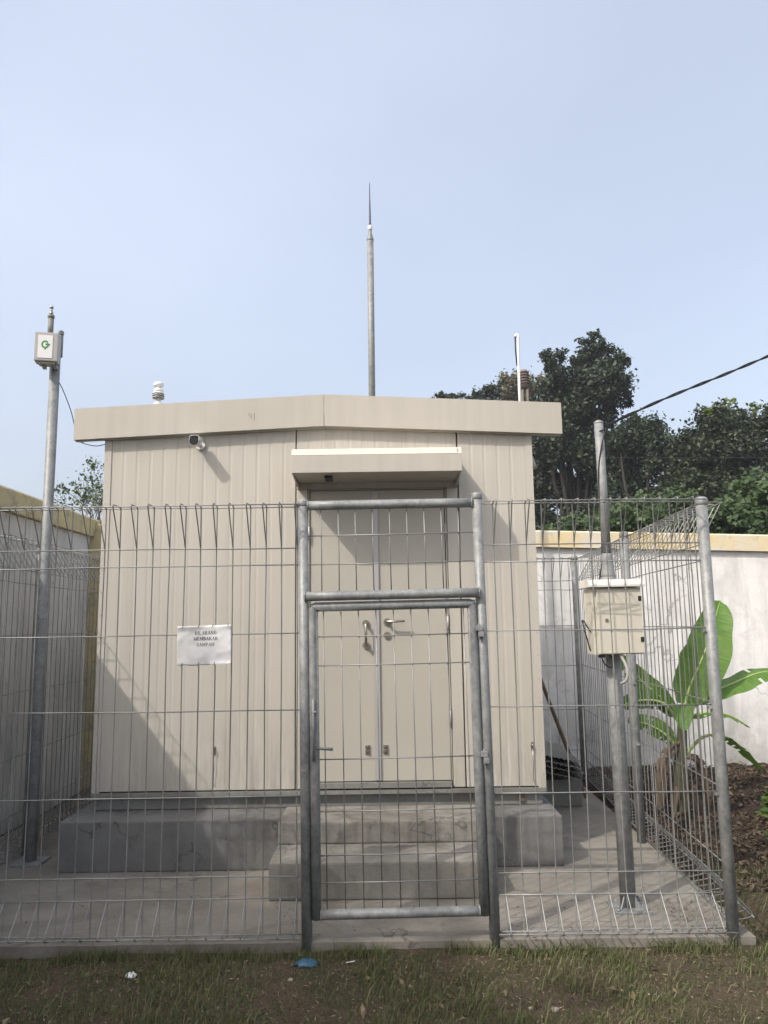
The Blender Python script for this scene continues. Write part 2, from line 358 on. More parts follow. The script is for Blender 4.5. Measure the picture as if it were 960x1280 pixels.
st = thing('concrete_steps', (0, 4.7, 0), label='two worn concrete steps below the double door of the cream shelter', cat='steps')
def stp(name, y0, z1):
    return bx(name, m_step, st, -.71, .61, y0-4.7, 5.61-4.7, .003 if z1 < .3 else .213, z1, .012)
stp('step', 4.78, .21); stp('step', 5.17, .345)

# ---- boundary walls
lw = thing('boundary_wall', (-3.12, 5, 0), label='weathered grey plaster wall with mossy yellow coping, running back along the left side', cat='wall')
bx('wall_face', m_greywall, lw, -.18, 0, -9, 3.7, -.6, 2.555)
bm = bmesh.new(); prism(bm, [(-.24, 2.56), (.045, 2.56), (.05, 2.60), (.05, 2.735), (.03, 2.755), (-.24, 2.755)], -9, 3.62, 'y'); obj('coping', bm, m_oldyellow, lw)
bx('corner_column', m_oldyellow, lw, -.2, .14, 3.10, 3.42, -.6, 2.70, .01, label='ochre yellow column at the far end of the wall')
bw = thing('boundary_wall', (0, 8.7, 0), label='stained white plaster wall with faded yellow coping behind the banana plant', cat='wall')
bw.rotation_euler = (0, R(1.9), 0)
bx('wall_face', m_plaster, bw, -2.95, 16, 0, .18, -1.2, 2.49)
bm = bmesh.new(); prism(bm, [(-.05, 2.495), (.2, 2.495), (.2, 2.685), (-.035, 2.685), (-.05, 2.67)], -2.9, 16, 'x'); obj('coping', bm, m_yellow, bw)

# ================================================================ SHELTER
sh = thing('equipment_shelter', (-.49, 5.65, .41), label='cream ribbed steel equipment shelter with shallow gable roof behind the mesh fence', cat='shelter')
SX, SY, SZ = -.49, 5.65, .41
XL, XR, YW, YB = -2.09, 1.115, 5.65, 7.6
def S(x, y, z): return (x-SX, y-SY, z-SZ)
def sbx(name, m, x0, x1, y0, y1, z0, z1, bevel=0, parent=sh, **kw):
    if parent is sh: return bx(name, m, parent, x0-SX, x1-SX, y0-SY, y1-SY, z0-SZ, z1-SZ, bevel, **kw)
    return bx(name, m, parent, x0, x1, y0, y1, z0, z1, bevel, **kw)
def ribbed(name, x0, x1, z0, z1, y=YW, pitch=.1, flip=False):
    """front sheet with broad pans and narrow raised ribs; top follows the gable"""
    bm = bmesh.new(); pr = []; x = x0 + .012
    pr.append((x0+.0015, y+.008)); pr.append((x0+.006, y))
    k = 0
    while x + pitch < x1 - .01:
        j = x + pitch
        pr += [(j-.026, y), (j-.018, y+.0016), (j-.008, y+.0016), (j, y)]
        x = j; k += 1
    pr += [(x1-.006, y), (x1-.0015, y+.008)]
    def zt(a): return z1 if z1 < 2.9 else 3.04 + .085*(1-abs(a+.434)/1.8)
    lo = [bm.verts.new(S(a, b, z0)) for a, b in pr]; hi = [bm.verts.new(S(a, b, zt(a))) for a, b in pr]
    lob = [bm.verts.new(S(a, y+.06, z0)) for a, b in (pr[0], pr[-1])]; hib = [bm.verts.new(S(a, y+.06, zt(a))) for a, b in (pr[0], pr[-1])]
    for i in range(len(pr)-1): bm.faces.new((lo[i], lo[i+1], hi[i+1], hi[i]))
    bm.faces.new((lob[0], lo[0], hi[0], hib[0])); bm.faces.new((lo[-1], lob[1], hib[1], hi[-1])); bm.faces.new((lob[1], lob[0], hib[0], hib[1]))
    return obj(name, bm, m_wall, sh)
Z0 = .455
DL, DR, DT, DB = -.553, .452, 2.59, .50
ribbed('wall_panel', XL+.045, -.656, Z0, 3.05)
ribbed('wall_panel', -.653, DL-.012, Z0, DT+.012); ribbed('wall_panel', DR+.012, .553, Z0, DT+.012)
ribbed('wall_panel', -.653, .553, DT+.016, 3.05)
ribbed('wall_panel', .558, XR-.045, Z0, 3.05)
sbx('seam_backing', m_gap, XL+.03, XR-.03, YW+.0605, YW+.066, .46, 3.02)
# corner trims with rivets
for s, x0, x1 in ((0, XL-.004, XL+.05), (1, XR-.05, XR+.004)):
    ct = sbx('corner_trim', m_wall, x0, x1, YW-.006, YW+.11, Z0-.01, 3.03, .002)
    bm = bmesh.new()
    for k in range(16):
        z = Z0 + .08 + k*.165; cx = (x0+x1)/2 + (.008 if s else -.008) - SX
        lathe(bm, [(.004, 0), (.003, .002)], 0, 0, 8)
        vs = bm.verts[:] if False else list(bm.verts)[-16:]
        for v in vs: v.co = Vector((cx + v.co.x, YW-.0062-SY - v.co.z, z-SZ + v.co.y))
    obj('rivets', bm, m_steel, ct, kind='stuff')
# side and back walls
sbx('side_wall', m_wall, XL, XL+.06, YW+.112, YB, Z0, 3.02)
sbx('side_wall', m_wall, XR-.06, XR, YW+.112, YB, Z0, 3.02)
sbx('back_wall', m_wall, XL+.062, XR-.062, YB-.06, YB, Z0, 3.02)
# base skid
sbx('base_rail', m_grey, XL-.004, XR+.004, YW-.012, YW+.08, .415, .445, .003)
sbx('base_beam', m_grey, XL+.02, XR-.02, YW+.035, YW+.10, .325, .413)
sbx('base_beam', m_grey, XL+.02, XL+.10, YW+.102, YB, .325, .413); sbx('base_beam', m_grey, XR-.10, XR-.02, YW+.102, YB, .325, .413)
sbx('floor_pan', m_grey, XL+.03, XR-.03, YW+.082, YB-.02, .414, .452)
# roof
EX0, EX1, RX = -2.309, 1.338, -.439
def fasc(x0, zt0, zb0, x1, zt1, zb1, y0, y1, m, name):
    bm = bmesh.new(); prism(bm, [(x0-SX, zb0-SZ), (x1-SX, zb1-SZ), (x1-SX, zt1-SZ), (x0-SX, zt0-SZ)], y0-SY, y1-SY, 'y')
    return obj(name, bm, m, sh)
YF = 5.585
fasc(EX0, 3.231, 2.991, RX-.002, 3.315, 3.072, YF, YF+.03, m_fascia, 'fascia')
fasc(RX+.002, 3.315, 3.072, EX1, 3.226, 2.986, YF, YF+.03, m_fascia, 'fascia')
fasc(EX0+.004, 3.003, 2.985, RX, 3.084, 3.066, YF+.031, YW-.008, m_canopy, 'soffit'); fasc(RX, 3.084, 3.066, EX1-.004, 2.998, 2.980, YF+.031, YW-.008, m_canopy, 'soffit')
for x0, x1 in ((EX0, EX0+.03), (EX1-.03, EX1)):
    sbx('fascia_return', m_fascia, x0, x1, YF+.031, YW+.06, 3.0, 3.222)
fasc(EX0+.032, 3.222, 3.19, RX, 3.305, 3.27, YF+.031, YW+.02, m_fascia, 'roof_sheet'); fasc(RX+.001, 3.305, 3.27, EX1-.032, 3.217, 3.185, YF+.031, YW+.02, m_fascia, 'roof_sheet')
fasc(XL-.03, 3.10, 3.06, RX, 3.19, 3.15, YW+.021, YB+.03, m_fascia, 'roof_sheet'); fasc(RX+.001, 3.19, 3.15, XR+.03, 3.10, 3.06, YW+.021, YB+.03, m_fascia, 'roof_sheet')
for x0, x1 in ((XL, XL+.06), (XR-.06, XR)): sbx('wall_head', m_wall, x0, x1, YW+.112, YB, 3.021, 3.062)
# dents and scratches on the fascia: thin dark scuffs
bm = bmesh.new()
for x, z, l, t in ((-.985, 3.13, .04, .25), (-.963, 3.12, .055, .1), (-1.0, 3.15, .03, -.3)):
    fill(bm, [S(x, YF-.0012, z), S(x+.003, YF-.0012, z), S(x+.003+l*t*.3, YF-.0012, z+l), S(x+l*t*.3, YF-.0012, z+l)])
obj('scratch', bm, m_rust, sh)
# doors
YD = YW + .012
def door(x0, x1, name='door'):
    d = sbx(name, m_door, x0, x1, YD, YD+.045, DB, DT, .003); return d
sbx('door_frame', m_door, DL-.009, DL-.002, YD-.012, YD+.03, DB, DT+.010); sbx('door_frame', m_door, DR+.002, DR+.009, YD-.012, YD+.03, DB, DT+.010)
sbx('door_frame', m_door, DL-.001, DR+.001, YD-.012, YD+.03, DT+.004, DT+.011)
dl = door(DL+.004, -.070); dr = door(-.062, DR-.004)
sbx('door_sill', m_grey, DL, DR, YW-.02, YW+.05, .457, .494, .002)
# centre cover strip
ast = sbx('cover_strip', m_astragal, -.089, -.045, YD-.014, YD-.001, DB+.006, DT-.004, .003)
# door furniture (children of the doors, in shelter space)
def furn(name, bm, m, par, **kw): return obj(name, bm, m, par, **kw)
def disc_y(bm, x, y, z, r, t, seg=20):
    tube(bm, [S(x, y, z), S(x, y-t, z)], r, seg)
bm = bmesh.new(); px = -.143
disc_y(bm, px, YD, 1.607, .025, .012); disc_y(bm, px, YD, 1.449, .025, .012)
tube(bm, [S(px, YD-.012, 1.607), S(px, YD-.045, 1.605), S(px, YD-.058, 1.59), S(px, YD-.058, 1.528), S(px, YD-.058, 1.466), S(px, YD-.045, 1.451), S(px, YD-.012, 1.449)], [.011, .011, .010, .009, .010, .011, .011], 10)
furn('pull_handle', bm, m_steel, dl)
bm = bmesh.new(); px = .012
disc_y(bm, px, YD, 1.616, .026, .010)
tube(bm, [S(px, YD-.01, 1.616), S(px, YD-.045, 1.616), S(px+.012, YD-.058, 1.616), S(px+.06, YD-.060, 1.617), S(px+.128, YD-.060, 1.620)], [.011, .011, .010, .009, .008], 10)
furn('lever_handle', bm, m_steel, dr)
bm = bmesh.new(); disc_y(bm, px, YD, 1.518, .026, .010); disc_y(bm, px, YD-.0101, 1.518, .010, .006, 12); furn('lock_escutcheon', bm, m_steel, dr)
hm = bmesh.new(); tube(hm, [(0, 0, -.055), (0, 0, .055)], .0085, 8); tube(hm, [(0, 0, .056), (0, 0, .068)], .006, 8); tube(hm, [(0, 0, -.068), (0, 0, -.056)], .006, 8)
me_h = bpy.data.meshes.new('hinge'); hm.to_mesh(me_h); hm.free()
for par, x in ((dl, DL-.004), (dr, DR+.002)):
    for z in (2.27, 1.60, .93):
        link('hinge', me_h, m_astragal, par, S(x, YD-.016, z))
for par, x in ((dl, -.14), (dr, -.012)):
    bm = bmesh.new()
    for z in (.735, .700):
        bmx = box(bm, *(x-.016-SX, x+.016-SX, YD-.010-SY, YD-SY, z-.012-SZ, z+.012-SZ))
        tube(bm, [S(x, YD-.010, z), S(x, YD-.02, z)], .007, 8)
    furn('floor_bolt', bm, m_steel, par)
# small hooks low on the wall
for x in (-1.23, 1.03):
    bm = bmesh.new()
    box(bm, x-.008-SX, x+.008-SX, YW-.006-SY, YW-.0005-SY, .70-SZ, .755-SZ)
    tube(bm, [S(x, YW-.006, .75), S(x, YW-.022, .74), S(x, YW-.022, .715)], .004, 6)
    tube(bm, [S(x, YW-.018, .715), S(x+.002, YW-.014, .60), S(x-.002, YW-.012, .50), S(x+.008, YW-.012, .48)], .0022, 6)
    obj('wall_hook', bm, m_steel, sh)
bx('cable_gland', m_rust, sh, .93-SX, .97-SX, YW+.02-SY, YW+.034-SY, .345-SZ, .40-SZ, .003, label='small orange brown gland under the right end of the floor beam')
# canopy over the door
CY = 5.24
cn = sbx('canopy', m_canopy, -.640, .546, CY, CY+.012, 2.648, 2.771, .002)
bm = bmesh.new(); prism(bm, [(CY-SY, 2.773-SZ), (CY+.03-SY, 2.822-SZ), (CY+.036-SY, 2.815-SZ), (CY+.012-SY, 2.773-SZ)], -.641-SX, .547-SX, 'x')
fl = obj('canopy_flange', bm, m_flange, cn)
bm = bmesh.new(); prism(bm, [(CY+.037-SY, 2.812-SZ), (YW-.001-SY, 2.845-SZ), (YW-.001-SY, 2.835-SZ), (CY+.037-SY, 2.802-SZ)], -.636-SX, .542-SX, 'x'); obj('canopy_roof', bm, m_canopy, cn)
for x0, x1 in ((-.640, -.630), (.536, .546)):
    bm = bmesh.new(); prism(bm, [(CY+.0125-SY, 2.65-SZ), (CY+.05-SY, 2.648-SZ), (YW-.002-SY, 2.648-SZ), (YW-.002-SY, 2.833-SZ), (CY+.037-SY, 2.80-SZ), (CY+.0125-SY, 2.768-SZ)], x0-SX, x1-SX, 'x'); obj('canopy_cheek', bm, m_canopy, cn)
bm = bmesh.new(); prism(bm, [(CY+.013-SY, 2.652-SZ), (YW-.003-SY, 2.650-SZ), (YW-.003-SY, 2.658-SZ), (CY+.013-SY, 2.660-SZ)], -.629-SX, .535-SX, 'x'); obj('canopy_underside', bm, m_canopy, cn)
for x0, x1 in ((-.640, -.630), (.536, .546)):
    bm = bmesh.new(); prism(bm, [(CY+.06-SY, 2.647-SZ), (YW-.003-SY, 2.600-SZ), (YW-.003-SY, 2.647-SZ)], x0-SX, x1-SX, 'x'); obj('canopy_bracket', bm, m_canopy, cn)
bx('door_sensor', m_dark, sh, -.42-SX, -.365-SX, 5.36-SY, 5.50-SY, 2.628-SZ, 2.651-SZ, .003)
bm = bmesh.new()
for x, z in ((.518, 2.800), (.518, 2.786)): tube(bm, [S(x, CY+.012, z), S(x, CY+.004, z)], .004, 8)
obj('screw', bm, m_steel, cn)

# ---- things on the shelter
cc = thing('security_camera', (-1.385, 5.65, 2.955), label='white bullet security camera with black face under the left roof edge', cat='camera')
bm = bmesh.new(); tube(bm, [(.012, -.001, -.005), (.012, -.018, -.005)], .036, 18); tube(bm, [(.012, -.018, -.006), (0, -.05, -.012), (-.003, -.07, -.008)], .014, 10); obj('bracket', bm, m_white, cc)
q = Vector((.02, -.99, -.10)).normalized(); 
bm = bmesh.new(); a = Vector((0, -.05, .005)); tube(bm, [a, a+q*.02, a+q*.12], [.026, .033, .033], 18); obj('housing', bm, m_white, cc)
bm = bmesh.new(); tube(bm, [a+q*.1205, a+q*.128], [.033, .031], 18); obj('face_plate', bm, m_dark, cc)
bm = bmesh.new(); prism(bm, [(-.034, .0), (-.034, .026), (-.024, .037), (.024, .037), (.034, .026), (.034, .0), (.0365, .0), (.0365, .028), (.026, .040), (-.026, .040), (-.0365, .028), (-.0365, .0)], -.185, -.06, 'y')
o = obj('sun_hood', bm, m_white, cc, (.003, 0, .006)); o.rotation_euler = (R(5), 0, R(1)); o.scale = (.98, 1, .98)
# weather sensor
ws = thing('weather_sensor', (-2.03, 6.75, 3.24), label='white multi-plate weather sensor standing on the left of the roof', cat='sensor')
bm = bmesh.new(); lathe(bm, [(.02, 0), (.02, .38), (.040, .40), (.040, .43), (.022, .45), (.026, .50)]); obj('stem', bm, m_white, ws)
for k in range(3):
    bm = bmesh.new(); z = .495 + k*.026; lathe(bm, [(.03, z+.020), (.046, z+.017), (.052, z), (.054, z), (.048, z+.019), (.03, z+.0225)]); obj('shield_plate', bm, m_plast if k < 2 else m_white, ws)
bm = bmesh.new(); lathe(bm, [(.030, .572), (.042, .576), (.042, .604), (.030, .612), (.024, .620), (.024, .640), (.040, .646), (.044, .655), (.044, .680), (.036, .690)]); obj('wind_head', bm, m_white, ws)
ws.location = (-2.035, 6.75, 3.285); ws.scale = (1, 1, .75)
# lightning rod
lr = thing('lightning_rod', (-.096, 6.9, 3.2), label='tall galvanised mast with slim lightning rod tip behind the roof ridge', cat='mast')
bm = bmesh.new(); tube(bm, [(0, 0, .03), (0, 0, 1.0), (0, 0, 2.03)], .031, 16); obj('pole', bm, m_galv2, lr)
bm = bmesh.new(); lathe(bm, [(.032, 2.03), (.034, 2.035), (.034, 2.045), (.018, 2.10), (.016, 2.14)]); obj('reducer', bm, m_galv2, lr)
bm = bmesh.new(); lathe(bm, [(.018, 2.14), (.021, 2.145), (.021, 2.18), (.012, 2.19)]); obj('insulator', bm, m_white, lr)
bm = bmesh.new(); tube(bm, [(0, 0, 2.19), (0, 0, 2.21), (0, 0, 2.4), (0, 0, 2.63)], [.013, .010, .007, .003], 8); obj('tip', bm, m_copper, lr)
bx('roof_flashing', m_fascia, lr, -.09, .09, -.09, .09, .04, .075, .01)
# gooseneck pipe
gp = thing('vent_pipe', (1.2, 6.5, 3.15), label='slim white gooseneck pipe bent over at the right end of the roof', cat='pipe')
pts = [(0, 0, 0), (0, 0, .5), (.006, 0, .945)] + [(.006-.012*(1-math.cos(t)), 0, .945+.022*math.sin(t)) for t in np.linspace(.3, math.pi, 7)] + [(-.020, 0, .82), (-.012, 0, .68)]
bm = bmesh.new(); tube(bm, pts[:10], [.0120]*10, 10); obj('pipe', bm, m_white, gp)
bm = bmesh.new(); tube(bm, [pts[9], pts[10], pts[11]], [.0075, .0065, .006], 8); obj('drop_tube', bm, m_cable, gp)
# small lamp on the right side wall
lp = thing('wall_lamp', (1.117, 5.95, 2.86), label='small grey lamp under the eaves on the right side wall of the shelter', cat='lamp')
bm = bmesh.new(); tube(bm, [(0, 0, 0), (.05, 0, .0)], .012, 10); obj('bracket', bm, m_plast, lp)
bm = bmesh.new(); tube(bm, [(.045, 0, .03), (.05, -.01, -.03), (.052, -.015, -.065)], [.022, .034, .038], 14); obj('lamp_head', bm, m_plast, lp)
# unused dark bracket
# ================================================================ FENCES
ZT, ZJ = 2.245, 2.02
def arc_wire():
    P = [(0, ZJ+.004), (.118, ZT-.012), (.127, ZT-.001), (.124, ZT+.008), (.112, ZT+.011), (.03, ZT+.012), (.006, ZT+.008), (0, ZT-.004), (0, 1.9), (0, 1.6), (0, 1.3), (0, 1.0), (0, .7), (0, .4), (0, .045), (.006, .034), (.09, .048), (.118, .056), (.127, .066), (.120, .082), (0, .215)]
    return P
HOR = [(0, ZT+.004), (.121, ZT+.000), (0, ZJ), (0, 1.925), (0, 1.556), (0, 1.155), (0, .713), (0, .318), (0, .212), (0, .036), (.122, .062)]
WR = .0034
VW = []
for kk in range(6):
    w1, w2, ph = random.uniform(-.003, .003), random.uniform(-.002, .002), random.random()*6
    bmw = bmesh.new(); P = []
    for i, (a, z) in enumerate(arc_wire()):
        P.append((w1*math.sin(z*2.1+ph) + w2*math.sin(z*5+ph), -a + .002*math.sin(z*3+ph), z))
    tube(bmw, P, WR, 6, False)
    bmesh.ops.recalc_face_normals(bmw, faces=bmw.faces); me_vw = bpy.data.meshes.new('vertical_wire'); bmw.to_mesh(me_vw); bmw.free(); me_vw.materials.append(m_wire); VW.append(me_vw)
def fence(name_, org, ang, length, first, label, wires=None, group=None, clip=True, spacing=.0885, jit=.002):
    """org: start point; ang: direction of run; folds lean to local -y"""
    t = thing('mesh_fence', org, label=label, cat='fence'); t.rotation_euler = (0, 0, ang)
    x = first; k = 0
    while x < length:
        o = link('vertical_wire', random.choice(VW), None, t, (x + random.uniform(-jit, jit), 0, 0)); o.rotation_euler = (random.uniform(-.0015, .0015), random.uniform(-.0012, .0012), random.uniform(-.03, .03))
        x += spacing; k += 1
    for a, z in HOR:
        bm = bmesh.new(); s = .0062 if a == 0 and .05 < z < 2.2 else 0
        n = max(4, int(length/.35)); ph = random.random()*9
        tube(bm, [(length*i/n, -a - s, z + .0022*math.sin(i*.9+ph) + .0015*math.sin(i*2.3+ph*2)) for i in range(n+1)], WR*1.05, 6); obj('horizontal_wire', bm, m_wire, t)
    return t
def post(par, x, y=0, r=.030, z0=-.1, z1=2.28, cap=True, m=None):
    bm = bmesh.new(); tube(bm, [(x, y, z0), (x, y, 1.0), (x, y, z1)], r, 18); p = obj('post', bm, m or m_galv, par)
    if cap:
        bm = bmesh.new(); lathe(bm, [(r+.002, z1-.035), (r+.0035, z1-.03), (r+.0035, z1-.004), (r-.002, z1+.006), (r*.5, z1+.011)], x, y, 18); obj('post_cap', bm, m or m_galv, p)
    for z in (1.545, 1.14, .70):
        bm = bmesh.new(); box(bm, x-r-.012, x-r+.004, y-.012, y+.008, z-.012, z+.004); tube(bm, [(x-r-.006, y-.012, z-.004), (x-r-.006, y-.022, z-.004)], .005, 6); obj('clip', bm, m_galv, p)
    return p
# front left panel
fl_ = fence('', (-3.1, 4.2, 0), 0, 2.648, .0577, 'left section of the front wire mesh fence, carrying the paper notice')
# front right panel with the corner post
fr_ = fence('', (.543, 4.2, 0), 0, 1.187, .057, 'short section of front wire mesh fence between gate and round corner post')
post(fr_, 1.212, 0, .031, -.12, 2.262)
# right side fence
ang = math.atan2(3.8, .235)
rs_ = fence('', (1.775, 4.27, 0), ang, 3.75, .03, 'right side wire mesh fence receding past the banana plant, two posts')
for d, r in ((1.62, .032), (3.74, .034)): post(rs_, d, .03, r, -.05, 2.27)
# back fence
bk_ = fence('', (1.17, 8.02, 0), 0, .80, .04, 'short back wire mesh fence in the gap right of the shelter')
bk_.rotation_euler = (0, 0, 0)
# left side fence (folds lean outward, toward the grey wall)
lf_ = fence('', (-2.66, 8.0, 0), math.atan2(-4.2, .10), 4.2, .04, 'left side wire mesh fence in front of the weathered grey wall')
post(lf_, 2.2, -.0, .028, -.05, 2.20)

# ---- gate
LEAN = -R(.62)
gf = thing('gateway', (0, 4.2, 0), label='galvanised pipe gate frame with meshed transom above the gate', cat='gateway'); gf.rotation_euler = (0, LEAN, 0)
r = .028
for x, zt in ((-.424, 2.285), (.538, 2.300)):
    bm = bmesh.new(); tube(bm, [(x, 0, -.1), (x, 0, 1.1), (x, 0, zt)], r, 20); p = obj('post', bm, m_galv, gf)
    bm = bmesh.new(); lathe(bm, [(r+.001, zt-.03), (r+.003, zt-.026), (r+.003, zt-.002), (r-.001, zt+.006), (r*.5, zt+.009)], x, 0, 20); obj('post_cap', bm, m_galv, p)
def welded(name, par, p0, p1, r=.026):
    bm = bmesh.new(); d = (Vector(p1)-Vector(p0)).normalized(); a, b = Vector(p0), Vector(p1)
    n = 6; tube(bm, [a + (b-a)*i/n for i in range(n+1)], r, 18)
    for q, s in ((a, 1), (b, -1)):
        ring = [q + d*s*.002 + Vector((0, math.cos(t), math.sin(t)))*(r+.0005) if abs(d.x) > .5 else q + d*s*.002 + Vector((math.cos(t), math.sin(t), 0))*(r+.0005) for t in np.linspace(0, 2*math.pi, 19)]
        tube(bm, ring, [.0035+.0015*random.random() for _ in ring], 6, False)
    return obj(name, bm, m_galv, par)
welded('top_rail', gf, (-.398, -.004, 2.257), (.511, -.004, 2.252))
welded('middle_rail', gf, (-.414, -.036, 1.757), (.528, -.036, 1.755))
def gwires(par, xs_, z0, z1, zs, x0, x1, y=-.002):
    for x in xs_:
        tb('vertical_wire', m_wire, par, [(x, y, z0), (x+random.uniform(-.002, .002), y, (z0+z1)/2), (x, y, z1)], WR, 6)
    for z in zs:
        tb('horizontal_wire', m_wire, par, [(x0, y-.006, z), ((x0+x1)/2, y-.006, z-.002), (x1, y-.006, z)], WR, 6)
gwires(gf, [-.325+.0947*k for k in range(9)], 1.76, 2.25, (2.088, 1.930), -.40, .515)
gt = thing('gate', (0, 4.2, 0), label='galvanised pipe gate leaf with wire mesh infill and drop bolt', cat='gate'); gt.rotation_euler = (0, LEAN, 0)
GL, GR, GT, GB, gy = -.372, .487, 1.700, .115, -.012
bm = bmesh.new(); n = 1
tube(bm, [(GL, gy, GB), (GL, gy, .9), (GL, gy, GT-.012), (GL+.004, gy, GT-.003), (GL+.012, gy, GT), (.05, gy, GT), (GR-.012, gy, GT), (GR-.004, gy, GT-.003), (GR, gy, GT-.012), (GR, gy, .9), (GR, gy, GB), ], .0255, 18)
obj('frame', bm, m_galv, gt)
welded('bottom_rail', gt, (GL+.022, gy, .135), (GR-.022, gy, .135), .0255)
bm = bmesh.new()
for (cx, sgn) in ((GL, 1), (GR, -1)):
    tube(bm, [(cx - sgn*.018, gy-.018, GT+.018), (cx+sgn*.0, gy-.027, GT+.0), (cx+sgn*.02, gy-.018, GT-.02)], .003, 6)
obj('weld', bm, m_galv, gt)
gwires(gt, [-.318+.0947*k for k in range(9)], .14, 1.69, (1.540, 1.387, .902, .639, .421, .287), GL+.015, GR-.015)
for z in (1.55, .90):
    bm = bmesh.new(); box(bm, .500, .534, gy-.045, gy-.012, z+.002, z+.030); box(bm, .512, .540, gy-.045, gy-.010, z-.030, z-.001); tube(bm, [(.517, gy-.03, z-.04), (.517, gy-.03, z+.04)], .007, 8)
    obj('hinge', bm, m_galv, gt, bevel=.002)
bm = bmesh.new(); bxp = GL-.002
tube(bm, [(bxp, gy-.036, .90), (bxp, gy-.036, 1.215)], .0065, 8); tube(bm, [(bxp, gy-.036, 1.15), (bxp+.018, gy-.05, 1.15)], .006, 8)
box(bm, bxp-.012, bxp+.012, gy-.034, gy-.020, 1.13, 1.155); box(bm, bxp-.012, bxp+.012, gy-.034, gy-.020, .93, .955)
tube(bm, [(bxp+.02, gy-.03, .965), (bxp+.10, gy-.032, .958)], .008, 8)
obj('drop_bolt', bm, m_galv, gt)

# ---- notice tied to the fence
nt_ = thing('paper_notice', (-.975, 4.19, 1.50), label='creased white paper notice with three lines of capitals tied to the fence', cat='notice')
bm = bmesh.new(); W, H = .292, .208; nxp, nzp = 36, 24; grid = {}
for j in range(nzp+1):
    for i in range(nxp+1):
        u, v = i/nxp, j/nzp; x = (u-.5)*W; z = (v-.5)*H
        if v == 0: z += .006*noise.noise(Vector((u*5, 0, 0))) + (.008*max(0, (u-.68))/.3)
        if v == 1: z += .003*noise.noise(Vector((u*9, 4, 0))) + .003*u
        y = -.004 - .0045*noise.noise(Vector((u*3, v*2.4, 2))) + .003*noise.noise(Vector((u*7, v*7, 5)))
        if v > .88: y -= .010*((v-.88)/.12)*(.6+.4*math.sin(u*7))
        if v < .12 and u > .6: y -= .012*((.12-v)/.12)
        grid[i, j] = bm.verts.new((x, y-.004, z))
for j in range(nzp):
    for i in range(nxp):
        f = bm.faces.new((grid[i, j], grid[i+1, j], grid[i+1, j+1], grid[i, j+1])); f.smooth = True
pp = obj('sheet', bm, m_paper, nt_); sd = pp.modifiers.new('s', 'SOLIDIFY'); sd.thickness = .0006
